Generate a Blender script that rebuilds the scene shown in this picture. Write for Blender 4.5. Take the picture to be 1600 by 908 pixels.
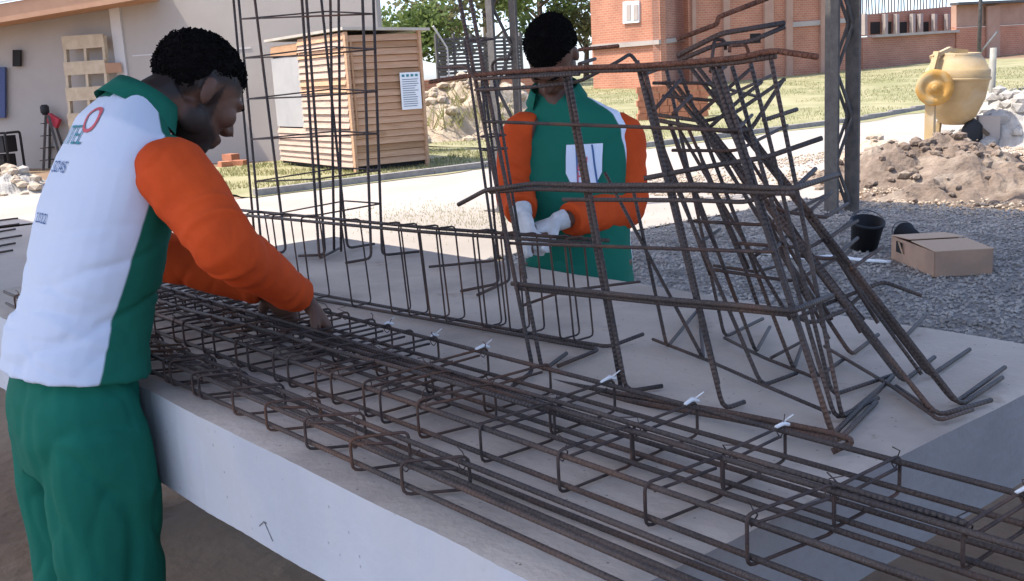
import bpy, bmesh, math, random
import numpy as np
from mathutils import Vector, Matrix, noise
random.seed(7)
rng = np.random.default_rng(11)
scene = bpy.context.scene
for o in list(bpy.data.objects): bpy.data.objects.remove(o)
C = scene.collection
R_ = math.radians

# ------------------------------------------------------------------ camera
F_PX, CX, CY = 1650.0, 800.0, 454.0
H = 0.85                                   # bench top height
CAM = Vector((0, 0, H + 0.60))
_X = -Vector((-600 - CX, 195 - CY, F_PX)).normalized()
_Y = Vector((2850 - CX, 2 - CY, F_PX)).normalized()
_Z = _X.cross(_Y).normalized()
if _Z.y > 0: _Z = -_Z
_Y = _Z.cross(_X)
RW = Matrix((_X, _Y, _Z))                   # camera axes (x right, y down, z forward) -> world
cam_d = bpy.data.cameras.new('camera'); cam = bpy.data.objects.new('camera', cam_d); C.objects.link(cam)
cam_d.sensor_width = 36; cam_d.lens = F_PX / 1600 * 36; cam_d.clip_start = 0.05; cam_d.clip_end = 3000
m3 = Matrix((RW @ Vector((1, 0, 0)), RW @ Vector((0, -1, 0)), RW @ Vector((0, 0, -1)))).transposed()
cam.matrix_world = Matrix.Translation(CAM) @ m3.to_4x4()
scene.camera = cam

# ------------------------------------------------------------------ light
SUN_EL, SUN_AZ = R_(60), Vector((-0.62, -0.78, 0)).normalized()     # high sun from the left
sun_v = Vector((SUN_AZ.x * math.cos(SUN_EL), SUN_AZ.y * math.cos(SUN_EL), math.sin(SUN_EL)))
w = bpy.data.worlds.new('World'); scene.world = w; w.use_nodes = True
nt = w.node_tree; bg = nt.nodes['Background']
sky = nt.nodes.new('ShaderNodeTexSky'); sky.sky_type = 'NISHITA'; sky.sun_disc = False
sky.sun_elevation = SUN_EL; sky.sun_rotation = math.atan2(SUN_AZ.x, SUN_AZ.y)
sky.air_density = .55; sky.dust_density = 1.6; sky.ozone_density = 1.0
nt.links.new(sky.outputs[0], bg.inputs[0]); bg.inputs[1].default_value = 0.15
sd = bpy.data.lights.new('sun', 'SUN'); sd.energy = 2.0; sd.angle = R_(0.55); sd.color = (1, .94, .85)
so = bpy.data.objects.new('sun', sd); C.objects.link(so); so.rotation_euler = (-sun_v).to_track_quat('-Z', 'Y').to_euler()
so.location = (0, 0, 20)
vs = scene.view_settings; vs.view_transform = 'Standard'; vs.look = 'None'; vs.gamma = 1; vs.exposure = 1.88
vs.use_curve_mapping = False

# ------------------------------------------------------------------ pixel helpers (1600x908 photograph -> points of the place)
def ray(p): return RW @ Vector((p[0] - CX, p[1] - CY, F_PX))
def onz(p, z=0.0):
    d = ray(p); return CAM + d * ((z - CAM.z) / d.z)
def ony(p, y):
    d = ray(p); return CAM + d * ((y - CAM.y) / d.y)
def onx(p, x):
    d = ray(p); return CAM + d * ((x - CAM.x) / d.x)
def atd(p, depth): return CAM + ray(p) * (depth / F_PX)

# ------------------------------------------------------------------ materials
def mat(name, col, rough=0.8, col2=None, scale=8.0, detail=6.0, bump=0.0, bscale=None, metal=0.0, lo=.35, hi=.65, spec=0.3, stretch=None, col3=None, scale3=1.0):
    m = bpy.data.materials.new(name); m.use_nodes = True
    n = m.node_tree.nodes; l = m.node_tree.links; b = n['Principled BSDF']
    b.inputs['Roughness'].default_value = rough; b.inputs['Metallic'].default_value = metal
    b.inputs['Specular IOR Level'].default_value = spec
    tc = n.new('ShaderNodeTexCoord'); mp = n.new('ShaderNodeMapping'); l.new(tc.outputs['Object'], mp.inputs[0])
    if stretch: mp.inputs['Scale'].default_value = stretch
    out = None
    if col2 is not None:
        t = n.new('ShaderNodeTexNoise'); t.inputs['Scale'].default_value = scale; t.inputs['Detail'].default_value = detail
        t.inputs['Roughness'].default_value = .62
        l.new(mp.outputs[0], t.inputs['Vector'])
        r = n.new('ShaderNodeValToRGB'); r.color_ramp.elements[0].position = lo; r.color_ramp.elements[1].position = hi
        r.color_ramp.elements[0].color = (*col, 1); r.color_ramp.elements[1].color = (*col2, 1)
        l.new(t.outputs['Fac'], r.inputs[0]); out = r.outputs[0]
        if col3 is not None:
            t3 = n.new('ShaderNodeTexNoise'); t3.inputs['Scale'].default_value = scale3; t3.inputs['Detail'].default_value = 4
            l.new(mp.outputs[0], t3.inputs['Vector'])
            r3 = n.new('ShaderNodeValToRGB'); r3.color_ramp.elements[0].position = .5; r3.color_ramp.elements[1].position = .68
            l.new(t3.outputs['Fac'], r3.inputs[0])
            mx = n.new('ShaderNodeMixRGB'); l.new(r3.outputs[0], mx.inputs[0]); l.new(out, mx.inputs[1]); mx.inputs[2].default_value = (*col3, 1)
            out = mx.outputs[0]
        l.new(out, b.inputs['Base Color'])
    else:
        b.inputs['Base Color'].default_value = (*col, 1)
    if bump:
        t2 = n.new('ShaderNodeTexNoise'); t2.inputs['Scale'].default_value = bscale or scale * 3; t2.inputs['Detail'].default_value = 5
        l.new(mp.outputs[0], t2.inputs['Vector'])
        bp = n.new('ShaderNodeBump'); bp.inputs['Strength'].default_value = bump; bp.inputs['Distance'].default_value = .02
        l.new(t2.outputs['Fac'], bp.inputs['Height']); l.new(bp.outputs[0], b.inputs['Normal'])
    m['bsdf'] = 1
    return m

def brick_mat(name, c1, c2, mortar, scale, bw=.25, bh=.09):
    m = mat(name, c1, .9); n = m.node_tree.nodes; l = m.node_tree.links; b = n['Principled BSDF']
    tc = n.new('ShaderNodeTexCoord'); sep = n.new('ShaderNodeSeparateXYZ'); l.new(tc.outputs['Object'], sep.inputs[0])
    add = n.new('ShaderNodeMath'); add.operation = 'ADD'; l.new(sep.outputs[0], add.inputs[0]); l.new(sep.outputs[1], add.inputs[1])
    cb = n.new('ShaderNodeCombineXYZ'); l.new(add.outputs[0], cb.inputs[0]); l.new(sep.outputs[2], cb.inputs[1])
    br = n.new('ShaderNodeTexBrick'); l.new(cb.outputs[0], br.inputs['Vector'])
    br.inputs['Scale'].default_value = scale; br.inputs['Brick Width'].default_value = bw; br.inputs['Row Height'].default_value = bh
    br.inputs['Mortar Size'].default_value = .012; br.inputs['Color1'].default_value = (*c1, 1); br.inputs['Color2'].default_value = (*c2, 1); br.inputs['Mortar'].default_value = (*mortar, 1)
    t = n.new('ShaderNodeTexNoise'); t.inputs['Scale'].default_value = .9; t.inputs['Detail'].default_value = 8; l.new(tc.outputs['Object'], t.inputs['Vector'])
    mx = n.new('ShaderNodeMixRGB'); mx.blend_type = 'MULTIPLY'; mx.inputs[0].default_value = .55
    r = n.new('ShaderNodeValToRGB'); r.color_ramp.elements[0].position = .3; r.color_ramp.elements[1].position = .7; r.color_ramp.elements[0].color = (.55, .5, .5, 1)
    l.new(t.outputs['Fac'], r.inputs[0]); l.new(br.outputs['Color'], mx.inputs[1]); l.new(r.outputs[0], mx.inputs[2]); l.new(mx.outputs[0], b.inputs['Base Color'])
    return m

M = {}
M['steel'] = mat('rebar_steel', (.042, .034, .032), .6, (.10, .073, .06), 9, 6, bump=.3, bscale=420, metal=.15, spec=.4, lo=.32, hi=.68, col3=(.12, .068, .046), scale3=4)
def ribbed(m, pitch, depth):
    n = m.node_tree.nodes; l = m.node_tree.links; b = n['Principled BSDF']
    at = n.new('ShaderNodeAttribute'); at.attribute_name = 'along'
    mu = n.new('ShaderNodeMath'); mu.operation = 'MULTIPLY'; mu.inputs[1].default_value = 2 * math.pi / pitch; l.new(at.outputs['Fac'], mu.inputs[0])
    si = n.new('ShaderNodeMath'); si.operation = 'SINE'; l.new(mu.outputs[0], si.inputs[0])
    bp = n.new('ShaderNodeBump'); bp.inputs['Strength'].default_value = .9; bp.inputs['Distance'].default_value = depth
    old = b.inputs['Normal'].links[0].from_socket
    l.new(si.outputs[0], bp.inputs['Height']); l.new(old, bp.inputs['Normal']); l.new(bp.outputs[0], b.inputs['Normal'])
M['steel_dark'] = mat('rebar_wire', (.04, .031, .029), .65, (.095, .062, .05), 30, bump=.3, bscale=300, metal=.15, col3=(.13, .065, .04), scale3=7)
M['rust'] = mat('rebar_rust', (.12, .05, .03), .8, (.2, .085, .05), 50, bump=.5, bscale=200)
ribbed(M['steel'], .0085, .0008); ribbed(M['rust'], .0085, .0012)
M['tie'] = mat('white_tie', (.72, .7, .68), .6)
M['slab'] = mat('bench_concrete', (.60, .51, .42), .75, (.40, .34, .28), 1.6, 14, bump=.18, bscale=70, col3=(.33, .275, .23), scale3=2.2, lo=.36, hi=.64)
def pitted(m, sc, size, col, rustcol=None):
    n = m.node_tree.nodes; l = m.node_tree.links; b = n['Principled BSDF']; tc = n.new('ShaderNodeTexCoord')
    v = n.new('ShaderNodeTexVoronoi'); v.inputs['Scale'].default_value = sc; l.new(tc.outputs['Object'], v.inputs['Vector'])
    r = n.new('ShaderNodeValToRGB'); r.color_ramp.elements[0].position = size; r.color_ramp.elements[1].position = size + .05; r.color_ramp.elements[0].color = (*col, 1)
    l.new(v.outputs['Distance'], r.inputs[0]); mx = n.new('ShaderNodeMixRGB'); mx.blend_type = 'MULTIPLY'; mx.inputs[0].default_value = 1
    l.new(b.inputs['Base Color'].links[0].from_socket, mx.inputs[1]); l.new(r.outputs[0], mx.inputs[2]); out = mx.outputs[0]
    if rustcol:
        t = n.new('ShaderNodeTexNoise'); t.inputs['Scale'].default_value = 6; t.inputs['Detail'].default_value = 10; t.inputs['Roughness'].default_value = .75; l.new(tc.outputs['Object'], t.inputs['Vector'])
        r2 = n.new('ShaderNodeValToRGB'); r2.color_ramp.elements[0].position = .60; r2.color_ramp.elements[1].position = .74; l.new(t.outputs['Fac'], r2.inputs[0])
        m2 = n.new('ShaderNodeMixRGB'); l.new(r2.outputs[0], m2.inputs[0]); l.new(out, m2.inputs[1]); m2.inputs[2].default_value = (*rustcol, 1); out = m2.outputs[0]
    l.new(out, b.inputs['Base Color'])
pitted(M['slab'], 38, .05, (.45, .42, .4), (.27, .19, .13))
M['slab_side'] = mat('bench_edge_paint', (.52, .535, .56), .75, (.44, .455, .48), 2.5, 8, bump=.1, bscale=40, col3=(.5, .5, .5), scale3=3)
pitted(M['slab_side'], 26, .04, (.6, .6, .6), (.40, .385, .37))
M['slab_end_shade'] = mat('bench_end_shaded', (.23, .23, .235), .85, (.18, .18, .185), 3, 9, bump=.2, bscale=50)  # shade of the bench end put into the colour as a darker grey
M['pencil'] = mat('pencil', (.12, .12, .13), .9)
M['block'] = mat('block', (.3, .28, .26), .95, (.22, .2, .19), 10, bump=.5, bscale=60)
M['soil'] = mat('soil', (.235, .155, .095), .95, (.15, .098, .06), 1.1, 12, bump=.7, bscale=14, col3=(.3, .22, .145), scale3=.35)
M['road'] = mat('road_concrete', (.40, .35, .30), .9, (.33, .29, .25), .7, 10, bump=.2, bscale=30, col3=(.30, .26, .22), scale3=.3)
M['gravel_bed'] = mat('gravel_bed', (.17, .155, .14), .95, (.32, .295, .27), 45, 3, bump=1.0, bscale=50)
M['stone'] = mat('gravel_stone', (.2, .18, .16), .9, (.42, .385, .345), 5, 4)
M['clay'] = mat('mound_clay', (.22, .165, .125), .95, (.125, .092, .07), 5, 10, bump=1.0, bscale=26, col3=(.30, .24, .185), scale3=3.2)
M['paleclay'] = mat('pale_clay', (.46, .38, .29), .95, (.36, .28, .2), 4, 8, bump=.8, bscale=20)
M['rubble'] = mat('rubble', (.42, .39, .35), .95, (.30, .28, .25), 6, 6, bump=.6, bscale=30)
M['grass'] = mat('grass_blade', (.21, .22, .085), .8, (.34, .31, .15), 1.6, 4)
M['grass_bed'] = mat('grass_bed', (.19, .19, .085), .95, (.32, .285, .165), .9, 10, bump=.8, bscale=18)
M['wood'] = mat('shack_wood', (.54, .33, .20), .8, (.43, .25, .145), 3, 8, bump=.3, bscale=30, stretch=(1, 1, 12))
M['wood2'] = mat('shack_wood_grey', (.50, .365, .285), .85, (.40, .275, .205), 3, 8, bump=.3, bscale=30, stretch=(1, 1, 12))
M['wood3'] = mat('shack_wood_dark', (.40, .235, .13), .8, (.32, .18, .095), 3, 8, bump=.3, bscale=30, stretch=(1, 1, 12))
M['pallet'] = mat('pallet_wood', (.52, .41, .28), .85, (.42, .32, .21), 5, 6, bump=.2)
M['sheet'] = mat('roof_sheet', (.45, .42, .36), .6, (.38, .33, .27), 3)
M['greyboard'] = mat('grey_board', (.36, .345, .33), .8, (.31, .3, .29), 2)
M['paper'] = mat('paper', (.72, .74, .76), .7)
M['ink'] = mat('ink', (.12, .16, .22), .8)
M['plaster'] = mat('house_plaster', (.40, .355, .31), .9, (.35, .305, .265), .5, 8, bump=.1, bscale=12, col3=(.33, .3, .27), scale3=.25)
M['plaster_white'] = mat('white_trim', (.55, .52, .49), .85)
M['fascia'] = mat('fascia', (.47, .27, .165), .8, (.4, .22, .13), 2)
M['rooftop'] = mat('house_roof', (.52, .50, .47), .7)
M['blue'] = mat('blue_paint', (.05, .07, .16), .6)
M['dark'] = mat('dark_opening', (.02, .018, .017), .9)
M['brick'] = brick_mat('brick_wall', (.50, .205, .12), (.43, .165, .098), (.47, .29, .2), 1.0)
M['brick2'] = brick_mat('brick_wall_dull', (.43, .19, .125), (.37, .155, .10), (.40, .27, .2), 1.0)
M['loosebrick'] = mat('loose_brick', (.45, .19, .105), .9, (.35, .135, .075), 9)
M['pillar'] = mat('pillar_render', (.42, .26, .19), .9, (.36, .21, .15), 1.5)
M['concrete_far'] = mat('far_concrete', (.40, .35, .31), .9, (.33, .28, .25), 1.5)
M['mixer'] = mat('mixer_paint', (.42, .30, .15), .65, (.34, .235, .115), 3, 6, bump=.15, bscale=25, col3=(.42, .35, .25), scale3=1.6)
M['mixer_y'] = mat('mixer_guard', (.44, .24, .055), .65, (.34, .18, .04), 6, 6, col3=(.36, .27, .14), scale3=4)
M['rubber'] = mat('rubber', (.022, .022, .023), .7)
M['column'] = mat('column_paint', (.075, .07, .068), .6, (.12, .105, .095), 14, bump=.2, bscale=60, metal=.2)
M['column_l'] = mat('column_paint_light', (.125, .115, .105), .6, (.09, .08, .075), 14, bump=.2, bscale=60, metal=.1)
M['galv'] = mat('galvanised', (.45, .46, .47), .5, (.36, .37, .38), 3, metal=.4)
M['card'] = mat('cardboard', (.42, .265, .18), .85, (.34, .21, .14), 5, 8, col3=(.3, .2, .14), scale3=6)
M['card_in'] = mat('cardboard_edge', (.5, .34, .22), .85)
M['bucket'] = mat('bucket_plastic', (.014, .014, .016), .55)
M['skin'] = mat('skin', (.125, .06, .038), .55, (.095, .045, .029), 12, bump=.05, bscale=120)
M['skin_beard'] = mat('skin_with_beard', (.125, .06, .038), .55, (.095, .045, .029), 12, bump=.05, bscale=120)
_n = M['skin_beard'].node_tree.nodes; _l = M['skin_beard'].node_tree.links; _a = _n.new('ShaderNodeAttribute'); _a.attribute_name = 'beard'
_m = _n.new('ShaderNodeMixRGB'); _b = _n['Principled BSDF']; _o = _b.inputs['Base Color'].links[0].from_socket
_l.new(_a.outputs['Fac'], _m.inputs[0]); _l.new(_o, _m.inputs[1]); _m.inputs[2].default_value = (.016, .012, .011, 1); _l.new(_m.outputs[0], _b.inputs['Base Color'])
M['beard'] = mat('beard', (.018, .013, .012), .85, (.03, .021, .018), 160, bump=.4, bscale=400)
M['hair'] = mat('hair', (.006, .005, .005), .9, (.011, .0095, .009), 200, bump=.8, bscale=300, spec=.08)
M['eyewhite'] = mat('eye_white', (.5, .46, .43), .3)
M['eyedark'] = mat('iris', (.01, .008, .007), .25)
M['lip'] = mat('lip', (.11, .045, .035), .5)
M['orange'] = mat('orange_cloth', (.60, .078, .016), .9, (.50, .062, .013), 9, bump=.15, bscale=14, spec=.15)
M['green'] = mat('green_cloth', (.012, .135, .088), .85, (.009, .11, .072), 6, bump=.2, bscale=16, spec=.15)
M['greenlt'] = mat('green_trousers', (.010, .135, .09), .85, (.008, .11, .073), 5, bump=.25, bscale=14, spec=.15)
M['white'] = mat('white_cloth', (.72, .76, .84), .85, (.66, .70, .79), 5, bump=.25, bscale=10, spec=.15)
M['glove'] = mat('glove_cloth', (.6, .6, .6), .9, (.45, .44, .43), 20)
M['shoe'] = mat('shoe', (.03, .025, .022), .7)
M['leaf'] = mat('leaf', (.09, .14, .035), .7, (.19, .23, .075), 1.2, 4)
M['leaf2'] = mat('leaf_dry', (.14, .15, .06), .7, (.24, .22, .11), 1.2, 4)
for _k in ('grass', 'leaf', 'leaf2'):       # thin blades and leaves let light through
    _t = M[_k].node_tree; _b = _t.nodes['Principled BSDF']; _o = _t.nodes['Material Output']
    _tr = _t.nodes.new('ShaderNodeBsdfTranslucent'); _mx = _t.nodes.new('ShaderNodeMixShader'); _mx.inputs[0].default_value = .45
    _t.links.new(_b.inputs['Base Color'].links[0].from_socket, _tr.inputs[0]); _t.links.new(_b.outputs[0], _mx.inputs[1]); _t.links.new(_tr.outputs[0], _mx.inputs[2]); _t.links.new(_mx.outputs[0], _o.inputs[0])
M['bark'] = mat('bark', (.12, .09, .065), .9)
M['red'] = mat('red_plastic', (.45, .04, .06), .6)
M['ink_blue'] = mat('print_blue', (.06, .13, .28), .8)
M['ink_teal'] = mat('print_teal', (.05, .22, .26), .8)
M['ink_red'] = mat('print_red', (.55, .1, .12), .8)
M['net'] = mat('dark_lattice', (.07, .065, .06), .9, (.12, .11, .1), 4)
M['pole'] = mat('pole_paint', (.30, .29, .25), .6, (.22, .21, .18), 10)

def plane_split(mname, base_a, base_b, coef, width=.002):
    """cloth sewn from two panels: colour b where coef.(x,y,z)+d > 0 in the garment's own coordinates"""
    m = mat(mname, base_a, .85, bump=.22, bscale=11, spec=.15); n = m.node_tree.nodes; l = m.node_tree.links; b = n['Principled BSDF']
    tc = n.new('ShaderNodeTexCoord')
    outs = []
    for c in coef:
        d = n.new('ShaderNodeVectorMath'); d.operation = 'DOT_PRODUCT'; l.new(tc.outputs['Object'], d.inputs[0]); d.inputs[1].default_value = c[:3]
        a = n.new('ShaderNodeMath'); a.operation = 'ADD'; l.new(d.outputs['Value'], a.inputs[0]); a.inputs[1].default_value = c[3]
        g = n.new('ShaderNodeMapRange'); g.inputs['From Min'].default_value = -width; g.inputs['From Max'].default_value = width
        l.new(a.outputs[0], g.inputs['Value']); outs.append(g.outputs[0])
    f = outs[0]
    for o in outs[1:]:
        mm = n.new('ShaderNodeMath'); mm.operation = 'MINIMUM'; l.new(f, mm.inputs[0]); l.new(o, mm.inputs[1]); f = mm.outputs[0]
    mx = n.new('ShaderNodeMixRGB'); l.new(f, mx.inputs[0]); mx.inputs[1].default_value = (*base_a, 1); mx.inputs[2].default_value = (*base_b, 1)
    l.new(mx.outputs[0], b.inputs['Base Color'])
    return m

# ------------------------------------------------------------------ mesh helpers
ORG = {}
class MB:
    def __init__(s): s.v = []; s.f = []; s.mi = []
    def add(s, v, f, mi=0):
        o = len(s.v); s.v += [Vector(a) for a in v]; s.f += [tuple(i + o for i in q) for q in f]; s.mi += [mi] * len(f); return s
    def hexa(s, p, mi=0):   # 8 points: bottom 4 ccw, top 4 ccw
        return s.add(p, [(3, 2, 1, 0), (4, 5, 6, 7), (0, 1, 5, 4), (1, 2, 6, 5), (2, 3, 7, 6), (3, 0, 4, 7)], mi)
    def box(s, c, size, rot=None, mi=0):
        c = Vector(c); a, b, d = [x / 2 for x in size]
        p = [Vector(q) for q in [(-a, -b, -d), (a, -b, -d), (a, b, -d), (-a, b, -d), (-a, -b, d), (a, -b, d), (a, b, d), (-a, b, d)]]
        if rot is not None: p = [rot @ q for q in p]
        return s.hexa([c + q for q in p], mi)
    def beam(s, a, b, wx, wy, up=(0, 0, 1), mi=0):   # rectangular bar from a to b
        a = Vector(a); b = Vector(b); d = (b - a).normalized(); u = Vector(up)
        if abs(d.dot(u)) > .97: u = Vector((1, 0, 0))
        x = d.cross(u).normalized() * wx / 2; y = x.cross(d).normalized() * wy / 2
        return s.hexa([a - x - y, a + x - y, a + x + y, a - x + y, b - x - y, b + x - y, b + x + y, b - x + y], mi)
    def tube(s, pts, r, n=7, closed=False, mi=0):
        pts = [Vector(p) for p in pts]; k = len(pts)
        rs = r if hasattr(r, '__len__') else [r] * k
        tang = []
        for i in range(k):
            if closed: t = pts[(i + 1) % k] - pts[i - 1]
            else: t = pts[min(i + 1, k - 1)] - pts[max(i - 1, 0)]
            tang.append(t.normalized() if t.length > 1e-9 else Vector((0, 0, 1)))
        u = Vector((0, 0, 1)) if abs(tang[0].z) < .9 else Vector((1, 0, 0))
        u = (u - tang[0] * u.dot(tang[0])).normalized(); V = []
        for i in range(k):
            t = tang[i]; u = u - t * u.dot(t)
            u = u.normalized() if u.length > 1e-6 else t.orthogonal().normalized()
            w_ = t.cross(u)
            for j in range(n):
                a = 2 * math.pi * j / n; V.append(pts[i] + (u * math.cos(a) + w_ * math.sin(a)) * rs[i])
        Fc = []
        for i in range(k if closed else k - 1):
            i2 = (i + 1) % k
            for j in range(n): Fc.append((i * n + j, i * n + (j + 1) % n, i2 * n + (j + 1) % n, i2 * n + j))
        if not closed: Fc += [tuple(range(n))[::-1], tuple((k - 1) * n + j for j in range(n))]
        return s.add(V, Fc, mi)
    def lathe(s, prof, c, axis=(0, 0, 1), n=24, mi=0, caps=True):   # prof: (radius, height)
        ax = Vector(axis).normalized(); u = ax.orthogonal().normalized(); v = ax.cross(u); c = Vector(c); V = []
        for r, h in prof:
            for j in range(n):
                a = 2 * math.pi * j / n; V.append(c + ax * h + (u * math.cos(a) + v * math.sin(a)) * r)
        Fc = []
        for i in range(len(prof) - 1):
            for j in range(n): Fc.append((i * n + j, i * n + (j + 1) % n, (i + 1) * n + (j + 1) % n, (i + 1) * n + j))
        if caps: Fc += [tuple(range(n))[::-1], tuple((len(prof) - 1) * n + j for j in range(n))]
        return s.add(V, Fc, mi)
    def prism(s, poly, ext, mi=0):    # polygon points extruded by vector
        n = len(poly); e = Vector(ext); P = [Vector(p) for p in poly]
        return s.add(P + [p + e for p in P], [tuple(range(n))[::-1], tuple(range(n, 2 * n))] + [(i, (i + 1) % n, n + (i + 1) % n, n + i) for i in range(n)], mi)
    def build(s, name, mats, parent=None, smooth=False, loc=None):
        me = bpy.data.meshes.new(name)
        o = bpy.data.objects.new(name, me); C.objects.link(o)
        if parent is not None: org = ORG[parent.name]; o.parent = parent
        else: org = Vector(loc) if loc is not None else Vector((0, 0, 0)); o.location = org
        ORG[o.name] = org
        me.from_pydata([tuple(p - org) for p in s.v], [], s.f)
        for m in (mats if isinstance(mats, (list, tuple)) else [mats]): me.materials.append(M[m] if isinstance(m, str) else m)
        me.polygons.foreach_set('material_index', s.mi)
        if smooth: me.polygons.foreach_set('use_smooth', [True] * len(s.f))
        me.update(); return o
def thing(name, loc, label, cat, group=None):
    o = bpy.data.objects.new(name, None); C.objects.link(o); o.location = loc; ORG[o.name] = Vector(loc); o.empty_display_size = .1
    return tag(o, label, cat, group)
def tag(o, label, cat, group=None):
    o['label'] = label; o['category'] = cat
    if group: o['group'] = group
    return o
def rounded(pts, r=.012, seg=3, closed=False):
    pts = [Vector(p) for p in pts]; out = []; k = len(pts)
    for i in range(k):
        if not closed and i in (0, k - 1): out.append(pts[i]); continue
        a, b, c = pts[i - 1], pts[i], pts[(i + 1) % k]
        u = (a - b); v = (c - b); q = min(r, u.length * .45, v.length * .45)
        p0 = b + u.normalized() * q; p1 = b + v.normalized() * q
        for j in range(seg + 1):
            t = j / seg; out.append(p0 * (1 - t) ** 2 + b * 2 * t * (1 - t) + p1 * t * t)
    return out
def bar(parent, name, pts, r, m='steel', rnd=.02, n=7, wob=0.0):
    p = rounded(pts, rnd) if len(pts) > 2 else [Vector(q) for q in pts]
    if wob and len(p) == 2:
        a, b = p; k = max(4, int((b - a).length / .15)); p = []
        ph = random.uniform(0, 6); off = Vector((random.gauss(0, 1), random.gauss(0, 1), random.gauss(0, .6))).normalized()
        for i in range(k + 1):
            t = i / k; p.append(a.lerp(b, t) + off * wob * math.sin(t * math.pi) * math.sin(ph + t * 5))
    if len(p) == 2: p = [p[0].lerp(p[1], k / 6) for k in range(7)]
    o = MB().tube(p, r * .8, n).build(name, m, parent, smooth=True)
    return along(o, p, n)
def along(o, p, n):
    L = [0.0]
    for a, b in zip(p, p[1:]): L.append(L[-1] + (b - a).length)
    at = o.data.attributes.new('along', 'FLOAT', 'POINT'); at.data.foreach_set('value', [x for x in L for _ in range(n)]); return o
def struct(o): o['kind'] = 'structure'; return o
def hgt(x, y): return max(0.0, math.hypot(x, y) - 25) * .036 if math.hypot(x, y) < 60 else 35 * .036

# ================================================================== setting
g = MB(); xs = np.unique(np.concatenate([-np.geomspace(30, 900, 22), np.linspace(-30, 15, 60), np.geomspace(16, 900, 18)])); ys = np.unique(np.concatenate([-np.geomspace(12, 900, 16), np.linspace(-12, 50, 72), np.geomspace(52, 900, 20)]))
V = [(x, y, hgt(x, y) - .01 + .012 * noise.noise((x * 1.3, y * 1.3, 0))) for y in ys for x in xs]; nx = len(xs)
g.add(V, [(j * nx + i, j * nx + i + 1, (j + 1) * nx + i + 1, (j + 1) * nx + i) for j in range(len(ys) - 1) for i in range(nx - 1)])
struct(g.build('ground', 'soil', smooth=True))
def sheet(name, x0, x1, y0, y1, z, m, nx=30, ny=40, edge=None, wave=0.0):
    s = MB(); V = []
    for j in range(ny + 1):
        for i in range(nx + 1):
            x = x0 + (x1 - x0) * i / nx; y = y0 + (y1 - y0) * j / ny
            if wave and i in (0, nx): x += wave * noise.noise((y * 1.1, i, 3))
            if wave and j in (0, ny): y += wave * noise.noise((x * 1.1, j, 5))
            V.append((x, y, hgt(x, y) + z))
    s.add(V, [(j * (nx + 1) + i, j * (nx + 1) + i + 1, (j + 1) * (nx + 1) + i + 1, (j + 1) * (nx + 1) + i) for j in range(ny) for i in range(nx)])
    return struct(s.build(name, m, smooth=True))
sheet('road', -13.3, -6.55, -30, 44, .012, 'road', 20, 90, wave=.25)
sheet('pavement', -19.6, -13.4, -30, 6.2, .014, 'road', 20, 50, wave=.3)
sheet('gravel_bed', -6.5, 6, 3.9, 9.3, .016, 'gravel_bed', 40, 40, wave=.25)
sheet('grass_verge', -44, -13.0, 13.5, 46, .02, 'grass_bed', 50, 50, wave=.5)
sheet('grass_strip', -19.3, -13.15, 6.4, 13.3, .022, 'grass_bed', 20, 20, wave=.3)
sheet('grass_field', -12.9, 20, 26, 60, .02, 'grass_bed', 40, 40, wave=.5)
# kerb along the road by the shack and the lawn
k = MB()
for y0 in np.arange(6.5, 42, 1.0): k.box((-13.33, y0 + .5, .05 + hgt(-13.3, y0 + .5)), (.12, .985, .12))
struct(k.build('kerb', 'block'))  # darker block material carries the kerb's shade in its colour

def blades(name, n, fx, hmin, hmax, m, label, cat='grass'):
    V = []; Fc = []
    for _ in range(n):
        x, y = fx(); z = hgt(x, y) + .015; a = random.uniform(0, 6.28); h_ = random.uniform(hmin, hmax); wd = h_ * .16
        dx, dy = math.cos(a) * wd, math.sin(a) * wd; bx, by = random.gauss(0, .35) * h_, random.gauss(0, .35) * h_; o = len(V)
        V += [(x - dx, y - dy, z), (x + dx, y + dy, z), (x + bx, y + by, z + h_)]; Fc.append((o, o + 1, o + 2))
    o = MB().add(V, Fc).build(name, m); o['kind'] = 'stuff'; tag(o, label, cat); return o
def r_verge():
    while True:
        x, y = random.uniform(-40, -13.4), random.uniform(13.8, 40)
        if noise.noise((x * .5, y * .5, 1)) > -.15: return x, y
blades('grass', 60000, r_verge, .02, .07, 'grass', 'patchy green lawn between road and brick wall')
def r_field(): return random.uniform(-12.5, 0), random.uniform(26, 45)
blades('tall_grass', 14000, r_field, .12, .4, 'grass', 'taller green weeds behind the mixer at right')
def r_strip():
    while True:
        x, y = random.uniform(-19, -13.3), random.uniform(6.5, 13)
        if noise.noise((x * .7, y * .7, 4)) > -.1: return x, y
blades('verge_grass', 9000, r_strip, .025, .08, 'grass', 'thin grass around the foot of the plank shack')
cw = onz((735, 343)); 
def r_weed(): return cw.x + random.gauss(0, .9), cw.y + random.gauss(0, .5)
blades('weeds', 2600, r_weed, .008, .03, 'grass', 'small weeds on the pale road behind the bench')

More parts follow.
